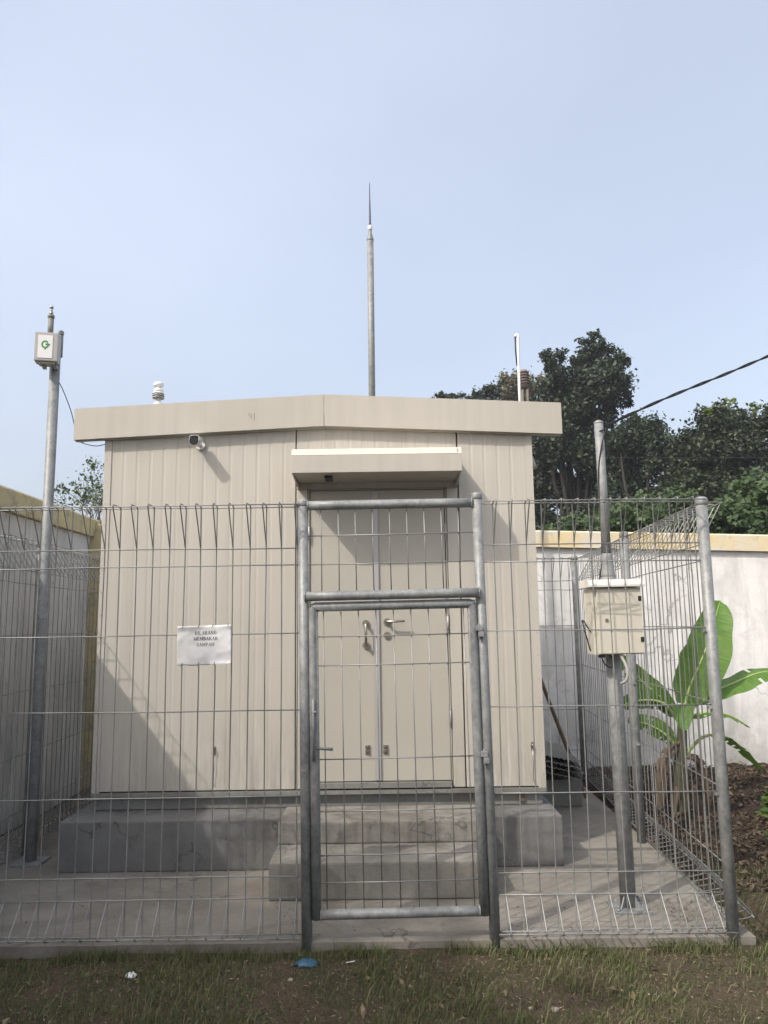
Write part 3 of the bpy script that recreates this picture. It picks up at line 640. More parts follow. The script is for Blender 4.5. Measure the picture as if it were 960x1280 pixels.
# serif capitals, stroke by stroke, on a unit box (thick stems .16, thin .06)
T, t_ = .17, .07
GLY = {
 'D': (.8, [(.16, 0, .16, 1, T), (0, .03, .3, .03, t_), (0, .97, .3, .97, t_), (.3, .97, .6, .85, .09), (.6, .85, .7, .5, T), (.7, .5, .6, .15, T), (.6, .15, .3, .03, .09)]),
 'I': (.42, [(.2, 0, .2, 1, T), (.03, .03, .38, .03, t_), (.03, .97, .38, .97, t_)]),
 'L': (.72, [(.16, 0, .16, 1, T), (0, .97, .34, .97, t_), (0, .03, .64, .03, t_), (.64, .03, .66, .26, t_)]),
 'A': (.84, [(.1, 0, .42, 1, t_), (.42, 1, .72, 0, T), (.2, .33, .6, .33, t_), (0, .03, .24, .03, t_), (.56, .03, .84, .03, t_)]),
 'R': (.84, [(.16, 0, .16, 1, T), (0, .03, .32, .03, t_), (0, .97, .4, .97, t_), (.4, .97, .62, .86, .1), (.62, .86, .62, .62, T), (.62, .62, .4, .5, .1), (.2, .5, .4, .5, t_), (.4, .5, .72, .03, T), (.66, .03, .84, .03, t_)]),
 'N': (.86, [(.14, 0, .14, 1, t_), (.1, 1, .72, 0, T), (.72, 0, .72, 1, t_), (0, .03, .28, .03, t_), (0, .97, .22, .97, t_), (.58, .97, .86, .97, t_)]),
 'G': (.84, [(.7, .72, .6, .93, t_), (.6, .93, .4, .98, .09), (.4, .98, .16, .8, .12), (.16, .8, .1, .5, T), (.1, .5, .16, .2, T), (.16, .2, .4, .02, .12), (.4, .02, .68, .1, .09), (.68, .05, .68, .42, T), (.52, .42, .84, .42, t_)]),
 'M': (1.05, [(.14, 0, .14, 1, t_), (.14, 1, .5, .1, T), (.5, .1, .86, 1, t_), (.88, 0, .88, 1, T), (0, .03, .28, .03, t_), (0, .97, .16, .97, t_), (.74, .03, 1.02, .03, t_), (.86, .97, 1.02, .97, t_)]),
 'E': (.76, [(.16, 0, .16, 1, T), (0, .97, .66, .97, t_), (0, .03, .68, .03, t_), (.2, .52, .5, .52, t_), (.66, .97, .66, .76, t_), (.68, .03, .7, .26, t_), (.5, .42, .5, .62, t_)]),
 'B': (.78, [(.16, 0, .16, 1, T), (0, .97, .4, .97, t_), (0, .03, .44, .03, t_), (.4, .97, .6, .86, .1), (.6, .86, .58, .62, T), (.58, .62, .36, .53, .1), (.2, .53, .4, .53, t_), (.4, .53, .66, .4, .1), (.66, .4, .66, .16, T), (.66, .16, .44, .03, .1)]),
 'K': (.86, [(.16, 0, .16, 1, T), (0, .03, .34, .03, t_), (0, .97, .34, .97, t_), (.22, .42, .68, .97, t_), (.36, .58, .74, .03, T), (.52, .97, .82, .97, t_), (.6, .03, .86, .03, t_)]),
 'S': (.64, [(.5, .74, .46, .92, t_), (.46, .92, .3, .98, .09), (.3, .98, .12, .86, .12), (.12, .86, .12, .66, .14), (.12, .66, .46, .42, T), (.46, .42, .5, .2, .14), (.5, .2, .34, .03, .12), (.34, .03, .1, .08, .09), (.1, .02, .08, .28, t_)]),
 'P': (.74, [(.16, 0, .16, 1, T), (0, .03, .34, .03, t_), (0, .97, .4, .97, t_), (.4, .97, .62, .84, .1), (.62, .84, .62, .6, T), (.62, .6, .4, .46, .1), (.2, .46, .4, .46, t_)]),
 'H': (.9, [(.16, 0, .16, 1, T), (.74, 0, .74, 1, T), (.16, .5, .74, .5, t_), (0, .03, .32, .03, t_), (0, .97, .32, .97, t_), (.58, .03, .9, .03, t_), (.58, .97, .9, .97, t_)]),
}
def letters(text, size, cx, z0):
    bm = bmesh.new(); tot = sum(GLY[c][0]*.96+.10 for c in text)-.10; x = cx - tot*size/2
    for c in text:
        wd, stk = GLY[c]
        for (a, b, c2, d, tk) in stk:
            p0 = Vector((a, b)); p1 = Vector((c2, d)); dr_ = (p1-p0).normalized(); nn = Vector((-dr_.y, dr_.x))*tk*.5
            p0 -= dr_*.02; p1 += dr_*.02
            P = [p0+nn, p0-nn, p1-nn, p1+nn]
            vs = []
            for q in P:
                gx = x + q.x*.96*size; gz = z0 + q.y*size; u = gx/W+.5; v = gz/H+.5
                y = -.004 - .0045*noise.noise(Vector((u*3, v*2.4, 2))) + .003*noise.noise(Vector((u*7, v*7, 5))) - (.010*((v-.88)/.12) if v > .88 else 0)
                vs.append(bm.verts.new((gx, y-.0055, gz)))
            bm.faces.new(vs)
        x += (wd*.96+.10)*size
    return bm
for txt, z0 in (('DILARANG', .058), ('MEMBAKAR', .027), ('SAMPAH', -.004)):
    obj('printed_line', letters(txt, .0175, .007, z0), m_ink, nt_)
for x, z in ((-.115, .098), (-.03, .101), (.045, .100), (.128, .103), (-.12, -.102), (-.03, -.100), (.055, -.098)):
    bm = bmesh.new(); tube(bm, [(x-.004, -.018, z-.006), (x, -.022, z), (x+.003, -.012, z+.010), (x, .002, z+.012)], .0014, 5); obj('tie', bm, m_cable, nt_)
nt_.rotation_euler = (0, R(-.6), 0)

# ================================================================ POLES
lp_ = thing('instrument_pole', (-2.48, 5.6, 0), label='tall galvanised pole at the left, carrying the small sensor box', cat='pole')
bm = bmesh.new(); tube(bm, [(0, 0, 0), (0, 0, 1.6), (0, 0, 3.78)], .0375, 18); obj('pole', bm, m_galv2, lp_)
bx('base_plate', m_galv, lp_, -.1, .1, -.1, .1, .001, .014, .002)
bm = bmesh.new(); tube(bm, [(.012, .05, 3.66), (.012, .05, 3.84)], .019, 14); lathe(bm, [(.020, 3.835), (.022, 3.84), (.022, 3.862), (.014, 3.87)], .012, .05, 14); obj('stub_pipe', bm, m_galv2, lp_)
sb = thing('sensor_box', (-2.50, 5.505, 3.672), label='small grey box with white front and green logo atop the left pole', cat='box')
sb.rotation_euler = (0, 0, R(13)); sb.scale = (.98, .85, 1.10)
bx('housing', m_plast, sb, -.083, .083, -.065, .062, -.100, .100, .008)
bx('front_panel', m_white, sb, -.058, .046, -.0685, -.0655, -.082, .078)
bx('clamp', m_galv, sb, -.035, -.01, .0, .07, -.13, -.101, .002); bx('clamp', m_galv, sb, .045, .07, .0, .07, -.13, -.101, .002)
bx('bottom_tray', m_plast, sb, -.06, .06, -.04, .06, -.112, -.1005, .003)
bm = bmesh.new(); cx, cz = -.006, .012                                   # the green ring-and-arrow logo
def ringseg(r0, r1, a0, a1, n=22):
    pr = [(cx + r1*math.cos(t), cz + r1*math.sin(t)) for t in np.linspace(a0, a1, n)] + [(cx + r0*math.cos(t), cz + r0*math.sin(t)) for t in np.linspace(a1, a0, n)]
    for i in range(n-1):
        q = [pr[i], pr[i+1], pr[2*n-2-i], pr[2*n-1-i]]; bm.faces.new([bm.verts.new((a, -.0695, b)) for a, b in q])
ringseg(.016, .028, R(40), R(345)); 
bm.faces.new([bm.verts.new((cx+a, -.0695, cz+b)) for a, b in ((.002, -.006), (.034, -.006), (.034, .006), (.002, .006))])
bm.faces.new([bm.verts.new((cx+a, -.0697, cz+b)) for a, b in ((.012, -.018), (.036, 0), (.012, .014))])
bm.faces.new([bm.verts.new((cx+a, -.0695, cz+b)) for a, b in ((-.006, -.030), (.010, -.024), (.006, -.034), (-.004, -.037))])
obj('logo', bm, m_green, sb)
an = thing('antenna', (-2.51, 5.56, 3.785), label='short dark tube with chrome head standing above the grey sensor box', cat='antenna')
bm = bmesh.new(); tube(bm, [(0, 0, .0), (0, 0, .150)], .021, 14); obj('tube', bm, m_grey, an)
bm = bmesh.new(); lathe(bm, [(.021, .150), (.025, .152), (.025, .172), (.018, .176)], 0, 0, 14); obj('collar', bm, m_grey, an)
bm = bmesh.new(); lathe(bm, [(.014, .176), (.014, .200), (.008, .202), (.008, .222), (.006, .225), (.014, .228), (.015, .240), (.010, .246)], 0, 0, 14); obj('chrome_head', bm, m_steel, an)
# cable from the sensor box to the shelter
pts = [(-2.455, 5.56, 3.57), (-2.47, 5.575, 3.50), (-2.425, 5.62, 3.40), (-2.38, 5.68, 3.25), (-2.355, 5.71, 3.13), (-2.32, 5.72, 3.02), (-2.25, 5.72, 2.985), (-2.17, 5.72, 2.975), (-2.08, 5.72, 3.0)]
from mathutils import geometry as _g
def smooth(pts, k=6):
    P = [Vector(p) for p in pts]; out = []
    for i in range(len(P)-1):
        p0, p1, p2, p3 = P[max(i-1, 0)], P[i], P[i+1], P[min(i+2, len(P)-1)]
        for j in range(k):
            t = j/k; out.append(.5*((2*p1)+(p2-p0)*t+(2*p0-5*p1+4*p2-p3)*t*t+(3*p1-p0-3*p2+p3)*t*t*t))
    return out + [P[-1]]
tb('sensor_cable', m_cable, None, smooth(pts), .0032, 6, label='thin black cable sagging from the left pole to the roof corner', cat='cable')

# right utility pole
up_ = thing('service_pole', (1.345, 4.6, 0), label='stepped galvanised pole behind the right fence, carrying the cream cabinet', cat='pole')
up_.rotation_euler = (0, -R(.35), 0)
bm = bmesh.new(); tube(bm, [(0, 0, .012), (0, 0, 1.0), (0, 0, 1.86)], .0445, 20); obj('lower_pipe', bm, m_galv2, up_)
bm = bmesh.new(); lathe(bm, [(.0445, 1.861), (.042, 1.875), (.036, 1.93), (.034, 1.985), (.031, 2.0)], 0, 0, 20); obj('reducer', bm, m_galv2, up_)
bm = bmesh.new(); tube(bm, [(0, 0, 1.99), (0, 0, 2.4), (0, 0, 2.80)], .0275, 18); lathe(bm, [(.0275, 2.80), (.029, 2.803), (.029, 2.812), (.012, 2.822)]); obj('upper_pipe', bm, m_galv2, up_)
bp = bx('base_plate', m_galv, up_, -.10, .10, -.10, .10, .001, .013, .002)
for x, y in ((-.08, -.08), (.08, -.08), (-.08, .08), (.08, .08)):
    bm = bmesh.new(); tube(bm, [(x, y, .013), (x, y, .026)], .011, 6); tube(bm, [(x, y, .026), (x, y, .040)], .006, 8); obj('bolt', bm, m_galv, bp)
for k in range(4):
    a = k*math.pi/2 + math.pi/4; ca, sa = math.cos(a), math.sin(a); bm = bmesh.new()
    P = [(.044, .0135), (.085, .0135), (.044, .07)]; A = [bm.verts.new((r_*ca - sa*.003, r_*sa + ca*.003, z)) for r_, z in P]; B = [bm.verts.new((r_*ca + sa*.003, r_*sa - ca*.003, z)) for r_, z in P]
    bm.faces.new(A); bm.faces.new(B[::-1])
    for i in range(3): bm.faces.new((A[i], B[i], B[(i+1) % 3], A[(i+1) % 3]))
    obj('gusset', bm, m_galv, bp)
# cabinet on the pole
cb = thing('electrical_cabinet', (1.342, 4.46, 1.41), label='cream metal electrical cabinet with hooded top fixed to the right pole', cat='cabinet')
cb.rotation_euler = (0, R(-.5), R(1.5))
bx('housing', m_box, cb, -.145, .140, .012, .165, .0, .380, .004)
cdoor = bx('door', m_box, cb, -.122, .136, -.006, .0105, .006, .368, .003)
bm = bmesh.new(); prism(bm, [(-.028, .384), (-.028, .398), (-.010, .428), (.175, .428), (.175, .384)], -.168, .158, 'x'); obj('hood', bm, m_boxcap, cb, bevel=.003)
for z in (.315, .082):
    bx('hinge', m_dark, cdoor, .118, .138, -.0095, -.0065, z-.014, z+.014, .001)
bm = bmesh.new(); tube(bm, [(-.072, -.006, .196), (-.072, -.012, .196)], .0095, 14); tube(bm, [(-.072, -.0121, .196), (-.072, -.014, .196)], .004, 8); obj('lock', bm, m_steel, cdoor)
for x in (-.095, -.075): bx('bottom_gland', m_dark, cb, x-.008, x+.008, .08, .10, -.02, -.0005)
bm = bmesh.new(); pts = smooth([(.0, .02, -.001), (.02, .0, -.05), (.028, -.01, -.10), (.020, 0, -.145), (.0, .03, -.165)]); tube(bm, pts, .0085, 8); obj('conduit', bm, m_plast, cb)
bm = bmesh.new(); tube(bm, smooth([(-.085, .09, -.02), (-.075, .07, -.055), (-.05, .05, -.075), (-.03, .06, -.06), (-.03, .08, -.01)]), .004, 6); tube(bm, smooth([(-.15, .06, .13), (-.165, .05, .15), (-.185, .06, .19), (-.19, .07, .185), (-.16, .08, .06), (-.148, .09, .02)]), .004, 6); obj('loose_wire', bm, m_cable, cb)
# service cable: twisted pair rising to the right
A, B = Vector((1.36, 4.66, 2.77)), Vector((8.3, 7.0, 5.25)); A0 = A
# path measured through the place: up and away over the wall's right end
path = smooth([(1.345, 4.6, 2.775), (1.53, 4.66, 2.868), (1.86, 4.77, 3.025), (2.25, 4.89, 3.195), (2.72, 5.03, 3.41), (3.4, 5.2, 3.75), (4.6, 5.5, 4.42)], 7)
bm = bmesh.new(); fine = smooth(path, 4); L_ = 0; P1 = []; P2 = []
for i, p in enumerate(fine):
    if i: L_ += (p-fine[i-1]).length
    a = L_*2*math.pi/.42; off = Vector((-.25*math.sin(a), .1*math.sin(a), math.cos(a)))*.0058
    P1.append(p+off); P2.append(p-off)
tube(bm, P1, .0062, 6); tube(bm, P2, .0055, 6)
obj('overhead_cable', bm, m_cable, None, label='twisted black service cable rising to the right from the stepped pole', cat='cable')
bm = bmesh.new(); tube(bm, smooth([(1.372, 4.59, 2.77), (1.345, 4.565, 2.755), (1.317, 4.59, 2.745), (1.345, 4.63, 2.75), (1.375, 4.60, 2.765)]), .005, 6)
tube(bm, smooth([(1.36, 4.56, 2.76), (1.33, 4.566, 2.66), (1.307, 4.58, 2.52), (1.305, 4.59, 2.35), (1.308, 4.60, 2.1), (1.30, 4.6, 1.95), (1.28, 4.6, 1.84)]), .0042, 6)
obj('drop_cable', bm, m_cable, None, label='black cable wrapped round the stepped pole top and running down it', cat='cable')
tb('far_wire', m_cable, None, [(4.5, 15.5, 4.92), (9, 15.5, 4.86), (16, 15.5, 5.05)], .008, 5, label='thin straight wire crossing low in front of the dark trees', cat='wire')
# leaning rusty angle, and sheets behind the shelter
pk = tb('leaning_bar', m_rust, None, [(1.40, 7.45, 1.25), (1.52, 7.35, .85), (1.78, 7.2, .03)], .018, 4, label='rusty brown bar leaning in the gap right of the shelter', cat='bar')
sh2 = thing('roofing_sheets', (1.5, 7.3, 0), label='dark stack of corrugated roofing sheets lying behind the shelter', cat='roofing')
for k in range(4):
    bm = bmesh.new(); pr = [(-.32+.02*i, .012*(i % 2)) for i in range(26)]; pr = pr + [(a, b+.004) for a, b in pr[::-1]]; prism(bm, pr, -.5, .5, 'y'); o = obj('sheet', bm, m_grey, sh2, (random.uniform(-.02, .02), random.uniform(-.05, .05), .30+k*.045)); o.rotation_euler = (0, R(12), R(random.uniform(-4, 4)))
bx('support_block', m_grey, sh2, -.25, .2, -.3, .3, .002, .23, .01)

# ================================================================ VEGETATION
def leaf_mesh(name, pos, size, nrm, tone, m, aspect=.55, fold=.18, parent=None, **kw):
    """many small leaves, each a folded diamond of two triangles"""
    n = len(pos); nrm = nrm/np.linalg.norm(nrm, axis=1, keepdims=True)
    a = rng.normal(size=(n, 3)); a -= (a*nrm).sum(1, keepdims=True)*nrm; a /= np.linalg.norm(a, axis=1, keepdims=True)
    b = np.cross(nrm, a); s = size[:, None]
    v = np.stack([pos - a*s*.5, pos + b*s*.5*aspect + nrm*s*fold*.5, pos + a*s*.5, pos - b*s*.5*aspect + nrm*s*fold*.5], 1).reshape(-1, 3)
    me = bpy.data.meshes.new(name); me.vertices.add(4*n); me.vertices.foreach_set('co', v.ravel())
    idx = (np.arange(n)[:, None]*4 + np.array([0, 1, 2, 0, 2, 3])).ravel()
    me.loops.add(6*n); me.loops.foreach_set('vertex_index', idx)
    me.polygons.add(2*n); me.polygons.foreach_set('loop_start', np.arange(2*n)*3)
    at = me.attributes.new('tone', 'FLOAT', 'FACE'); at.data.foreach_set('value', np.repeat(tone, 2).astype(np.float32))
    me.update(); me.validate()
    return link(name, me, m, parent, **kw)
def clump_points(clumps, n, sub=7, subr=.42, shell=.35):
    """clumps (x,y,z,rx,rz): leaves gathered in smaller tufts inside each ellipsoid, leaving gaps"""
    P, T = [], []; vol = np.array([c[3]**1.3*c[4] for c in clumps]); cnt = (n*vol/vol.sum()).astype(int)
    for c, k in zip(clumps, cnt):
        if k < 4: continue
        R3 = np.array([c[3], c[3]*1.0, c[4]]); cen = np.array([c[0], c[1], c[2]])
        nt_ = max(sub, int(k/55))
        d = rng.normal(size=(nt_, 3)); d /= np.linalg.norm(d, axis=1, keepdims=True); tc_ = d*(shell + (1.08-shell)*rng.random((nt_, 1))**.5)
        tt = rng.random(nt_)
        i = rng.integers(0, nt_, k); q = tc_[i] + rng.normal(size=(k, 3))*.19*rng.uniform(.6, 1.4, (nt_, 1))[i]
        P.append(cen + q*R3); T.append(tt[i]*.45 + rng.random(k)*.55)
    return np.concatenate(P), np.concatenate(T)
def tree(name, base, clumps, n, ls, m, label, cat='tree', group=None, trunk_r=.16, bark=None, jit=1.5):
    t = thing(name, base, label=label, cat=cat, group=group); B = Vector(base)
    loc = [(c[0]-B.x, c[1]-B.y+random.uniform(-1, 1)*c[3]*jit, c[2]-B.z, c[3], c[4]) for c in clumps]
    P, T = clump_points(loc, n)
    nr = rng.normal(size=P.shape) + np.array([0, 0, .9])
    leaf_mesh('crown', P, rng.uniform(.35, 1.45, len(P))*ls, nr, T, m, parent=t)
    bm = bmesh.new(); mean = Vector((sum(c[0] for c in loc)/len(loc), sum(c[1] for c in loc)/len(loc), sum(c[2] for c in loc)/len(loc)))
    H = min(c[2] for c in loc)*.75; top = Vector((mean.x*.5, mean.y*.5, max(H, .4)))
    tube(bm, smooth([(0, 0, -.2), (mean.x*.12, 0, top.z*.5), top], 4), [trunk_r*(1-.45*i/8) for i in range(9)], 10)
    obj('trunk', bm, bark or m_bark, t)
    bm = bmesh.new()
    for c in loc:
        e = Vector(c[:3]); mid = top.lerp(e, .5) + Vector((0, 0, .12*(e-top).length)) + Vector((random.uniform(-.1, .1),)*3)*(e-top).length
        pts = smooth([top - Vector((0, 0, .2)), mid, e], 3); tube(bm, pts, [trunk_r*.5*(1-.85*i/(len(pts)-1)) for i in range(len(pts))], 6)
        for _ in range(4):
            d = Vector((random.gauss(0, 1), random.gauss(0, 1), random.gauss(.3, 1))).normalized()
            tube(bm, [e.lerp(mid, .3), e + Vector((d.x*c[3], d.y*c[3], d.z*c[4]))*.8], [trunk_r*.14, trunk_r*.04], 5)
    obj('limbs', bm, bark or m_bark, t)
    return t
T1 = [(5.6,24,9.96,.43,.4),(5.75,24,9.21,.5,.45),(7.29,24,10.26,.55,.38),(6.69,24,9.86,.5,.45),(7.46,24,9.58,.38,.35),(6.9,24,8.92,.75,.55),(5.84,24,8.27,.8,.6),(7.53,24,8.65,.45,.35),(6.72,24,7.86,.88,.62),(5.4,24,7.09,.62,.7),(6.53,24,6.68,.75,.6),(5.6,24,5.92,.65,.4),(7.11,24,5.77,.6,.45),(5.21,24,8.68,.35,.5),(6.9,24,10.5,.35,.3),(6.2,24,9.0,.5,.5),(5.3,24,7.7,.5,.5),(4.8,24,6.4,.7,.9),(4.6,24,5.2,.7,.7)]
T2 = [(7.43,22,6.96,.46,.55),(7.8,22,6.59,.55,.6),(7.25,22,6.0,.64,.5),(8.06,22,5.87,.57,.57),(7.44,22,5.29,.57,.46),(6.82,22,6.61,.37,.41),(8.36,22,5.16,.6,.5),(8.56,22,6.34,.32,.41),(6.9,22,5.3,.6,.5),(6.6,22,4.4,.9,.5),(8.0,22,4.5,.9,.6)]
T3 = [(8.7,20,6.88,.54,.42),(9.59,20,7.2,.54,.33),(8.97,20,6.22,.79,.58),(8.22,20,6.12,.5,.62),(10.09,20,6.75,.62,.54),(9.68,20,5.78,.79,.58),(8.48,20,5.25,.79,.5),(10.85,20,6.96,.75,.54),(10.84,20,5.65,.83,.83),(9.31,20,5.03,.83,.46),(7.9,20,4.9,.6,.5),(10.3,20,4.6,.9,.6),(11.9,20,6.6,.9,.7),(11.9,20,5.2,.9,.9)]
tree('broadleaf_tree', (6.2, 24, 0), T1 + [(6.9,24,4.9,.9,.5),(5.6,24,4.6,.9,.5),(6.3,24,5.9,.7,.5),(4.7,24,4.2,.8,.5),(7.3,24,6.6,.5,.6),(5.0,24,7.3,.5,.4)], 64000, .135, m_treeA, 'tallest dark tree, its crown rising just right of the shelter roof', group='trees beyond the back wall', trunk_r=.22)
tree('broadleaf_tree', (7.7, 22, 0), T2 + [(7.0,22,3.9,1.2,.5),(8.2,22,3.9,1.2,.5)], 44000, .125, m_treeA, 'mid-height dark tree filling the dip between tall and wide trees', group='trees beyond the back wall', trunk_r=.18)
tree('broadleaf_tree', (9.8, 20, 0), [(x, y, z-.22, a, b) for x, y, z, a, b in T3], 72000, .12, m_treeB, 'wide round-topped tree at the right edge with lime tufts on top', group='trees beyond the back wall', trunk_r=.24)
P, T = clump_points([(8.35, 19.3, 6.95, .17, .10), (9.0, 19.3, 7.2, .17, .09), (9.6, 19.3, 7.0, .14, .12), (9.0, 19.2, 8.0, .01, .01)], 330)
leaf_mesh('new_growth', P - np.array([9.8, 20, 0]), rng.uniform(.07, .13, len(P)), rng.normal(size=P.shape)+[0, -.3, .8], T, m_lime, parent=bpy.data.objects['broadleaf_tree.002'])
T4 = [(6.11,32,11.69,.67,.6),(5.59,32,11.59,.67,.47),(6.69,32,11.47,.6,.47),(5.17,32,11.35,.47,.27),(5.9,32,10.9,.7,.5)]
T5 = [(4.11,30,10.82,.30,.30),(4.4,30,10.68,.4,.25),(3.87,30,10.55,.5,.25),(3.75,30,10.8,.1,.25),(4.75,30,10.85,.12,.3),(4.2,30,10.3,.3,.3)]
T6 = [(2.65,30,10.70,.41,.13),(3.13,30,10.56,.38,.19),(2.26,30,10.61,.31,.16),(2.7,30,10.3,.3,.2)]
tree('broadleaf_tree', (5.9, 32, 0), T4, 6500, .14, m_treeC, 'thin brownish tree top behind the white gooseneck pipe', group='treetops showing over the shelter roof', trunk_r=.18)
tree('broadleaf_tree', (4.2, 30, 0), T5, 2200, .13, m_treeA, 'small dark spiky treetop over the roof, left of the brownish one', group='treetops showing over the shelter roof', trunk_r=.16)
tree('broadleaf_tree', (2.7, 30, 0), T6, 1500, .12, m_treeB, 'lowest treetop barely clearing the roof, furthest from the gooseneck pipe', group='treetops showing over the shelter roof', trunk_r=.15)
# brown tank tower among the far treetops
wt = thing('tank_tower', (5.80, 30.3, -.25), label='small brown slatted tank showing behind the white gooseneck pipe', cat='tower')
bm = bmesh.new(); lathe(bm, [(.15, 11.3), (.15, 12.02), (.12, 12.06)], 0, 0, 18); obj('tank', bm, m_brick, wt)
for k in range(5):
    bm = bmesh.new(); z = 11.46+k*.115; lathe(bm, [(.152, z), (.21, z+.02), (.21, z+.05), (.152, z+.07)], 0, 0, 18); obj('band', bm, m_twig, wt)
for x, y in ((-.1, -.1), (.1, -.1), (-.1, .1), (.1, .1)): tb('leg', m_twig, wt, [(x*1.4, y*1.4, 0), (x, y, 11.2)], .05, 6)

# sparse tree at left
ts = thing('sapling', (-4.93, 13, 0), label='sparse leafless-looking young tree between left wall and shelter', cat='tree')
bm = bmesh.new(); tips = []
def branch(p, d, l, r_, dep):
    q = p + d*l; m_ = p.lerp(q, .5) + Vector((random.uniform(-.06, .06), random.uniform(-.06, .06), random.uniform(-.02, .05)))*l
    tube(bm, [p, m_, q], [r_, r_*.85, r_*.65], 5, False)
    if dep == 0: tips.append(q); return
    for _ in range(random.choice((2, 3, 3))):
        nd = (d + Vector((random.gauss(0, .42), random.gauss(0, .5), random.gauss(.16, .3)))).normalized(); branch(q, nd, l*random.uniform(.62, .85), r_*.62, dep-1)
branch(Vector((0, 0, -.1)), Vector((.02, 0, 1)), 2.5, .04, 0)
for dx, s in ((-.12, .95), (.02, 1.1), (.10, 1.0), (-.05, 1.15), (.06, .9)): branch(Vector((.05, 0, 2.35)), Vector((dx*2.0, random.uniform(-.3, .3), 1)).normalized(), .60*s, .018, 4)
obj('trunk', bm, m_twig, ts)
tp = np.array([list(t) for t in tips]); k = rng.integers(0, len(tp), 1500); k = k[k % 3 > 0]
P = tp[k] + rng.normal(size=(len(k), 3))*.06; P = np.concatenate([P, np.array([-.08, 0, 4.42]) + rng.normal(size=(60, 3))*[.08, .1, .06], np.array([-.15, 0, 3.85]) + rng.normal(size=(30, 3))*.06])
leaf_mesh('foliage', P, rng.uniform(.04, .09, len(P)), rng.normal(size=P.shape), rng.random(len(P)), m_sparse, parent=ts)

# vine-covered bushes over the back wall
def bush(clumps, n, ls, label, base):
    t = thing('vine_bush', base, label=label, cat='bush', group='green bushes showing above the back wall')
    loc = [(c[0]-base[0], c[1]-base[1], c[2], c[3], c[4]) for c in clumps]
    loc += [(c[0]-base[0], c[1]-base[1]+.1, max(1.2, c[2]-.7), c[3]*1.1, .7) for c in clumps]
    P, T = clump_points(loc, n, 9, .4, .6); nr = rng.normal(size=P.shape)*.7 + np.array([-.2, -.7, .8])
    leaf_mesh('foliage', P, rng.uniform(.5, 1.2, len(P))*ls, nr, T, m_vine, aspect=.85, parent=t)
    bm = bmesh.new()
    for c in loc[:len(clumps)]:
        tube(bm, smooth([(c[0]*.4, c[1]*.3, -.1), (c[0]*.8, c[1], 1.4), (c[0], c[1], c[2])], 3), [.03, .028, .026, .022, .02, .015, .01], 5)
    obj('stems', bm, m_twig, t)
B1 = [(5.52,11.5,3.33,.41,.31),(5.14,11.5,3.22,.36,.26),(4.83,11.5,3.04,.36,.19),(5.83,11.5,3.45,.41,.36),(6.19,11.5,3.39,.36,.41),(5.31,11.5,3.03,.6,.17)]
bush(B1, 20000, .092, 'big leafy vine mound over the wall at the right edge', (5.5, 11.5, 0))
bush([(4.74,11.8,3.46,.26,.22),(4.41,11.8,3.22,.34,.26),(4.55,11.8,3.0,.4,.2)], 8000, .07, 'fine-leaved bush directly left of the big vine mound', (4.6, 11.8, 0))
bush([(3.74,12.5,3.22,.34,.18),(4.1,12.5,3.3,.31,.2),(4.3,12.5,3.4,.24,.22),(3.53,12.5,3.08,.26,.12)], 8000, .08, 'low green bush above the wall behind the stepped pole', (3.9, 12.5, 0))
bush([(2.77,12,3.08,.28,.11),(3.05,12,3.17,.23,.14),(3.27,12,3.06,.23,.11)], 4500, .07, 'small light green bush beside the shelter, above the yellow coping', (3.0, 12, 0))
# dark undergrowth further back, one mass
P, T = clump_points([(x, 17+random.random()*2, random.uniform(2.0, 4.0), .9, .75) for x in np.linspace(4.2, 14, 19)] + [(x, 19, 2.2, 1.2, 1.6) for x in np.linspace(4, 14, 9)], 26000)
P = P[(P[:, 2] > 0)]; T = T[:len(P)]
leaf_mesh('undergrowth', P, rng.uniform(.1, .2, len(P)), rng.normal(size=P.shape)+[0, 0, .8], T, m_treeA, kind='stuff')

# the big tree behind the camera that shades the yard
shade = []
for xw, s_, rr in ((-3.3,-1.5,1.5),(-1.6,-1.3,1.4),(.0,-1.25,1.4),(-2.6,-3.0,1.8),(-.4,-2.9,1.8),(1.3,-2.7,1.3),(2.9,-3.6,1.3),(1.4,-4.6,1.8),(-1.2,-5.0,1.8),(3.4,-5.4,1.6)):
    yy = -4 + .3*math.sin(xw*3+s_); k = 5.65-yy; shade.append((xw-1.088*k, yy, s_-1.35+1.47*k, rr, rr*.95))
tree('shade_tree', (-9.5, -4.8, 0), shade, 34000, .34, m_treeA, 'large leafy tree standing behind the viewer, shading the front yard', trunk_r=.35, jit=0)

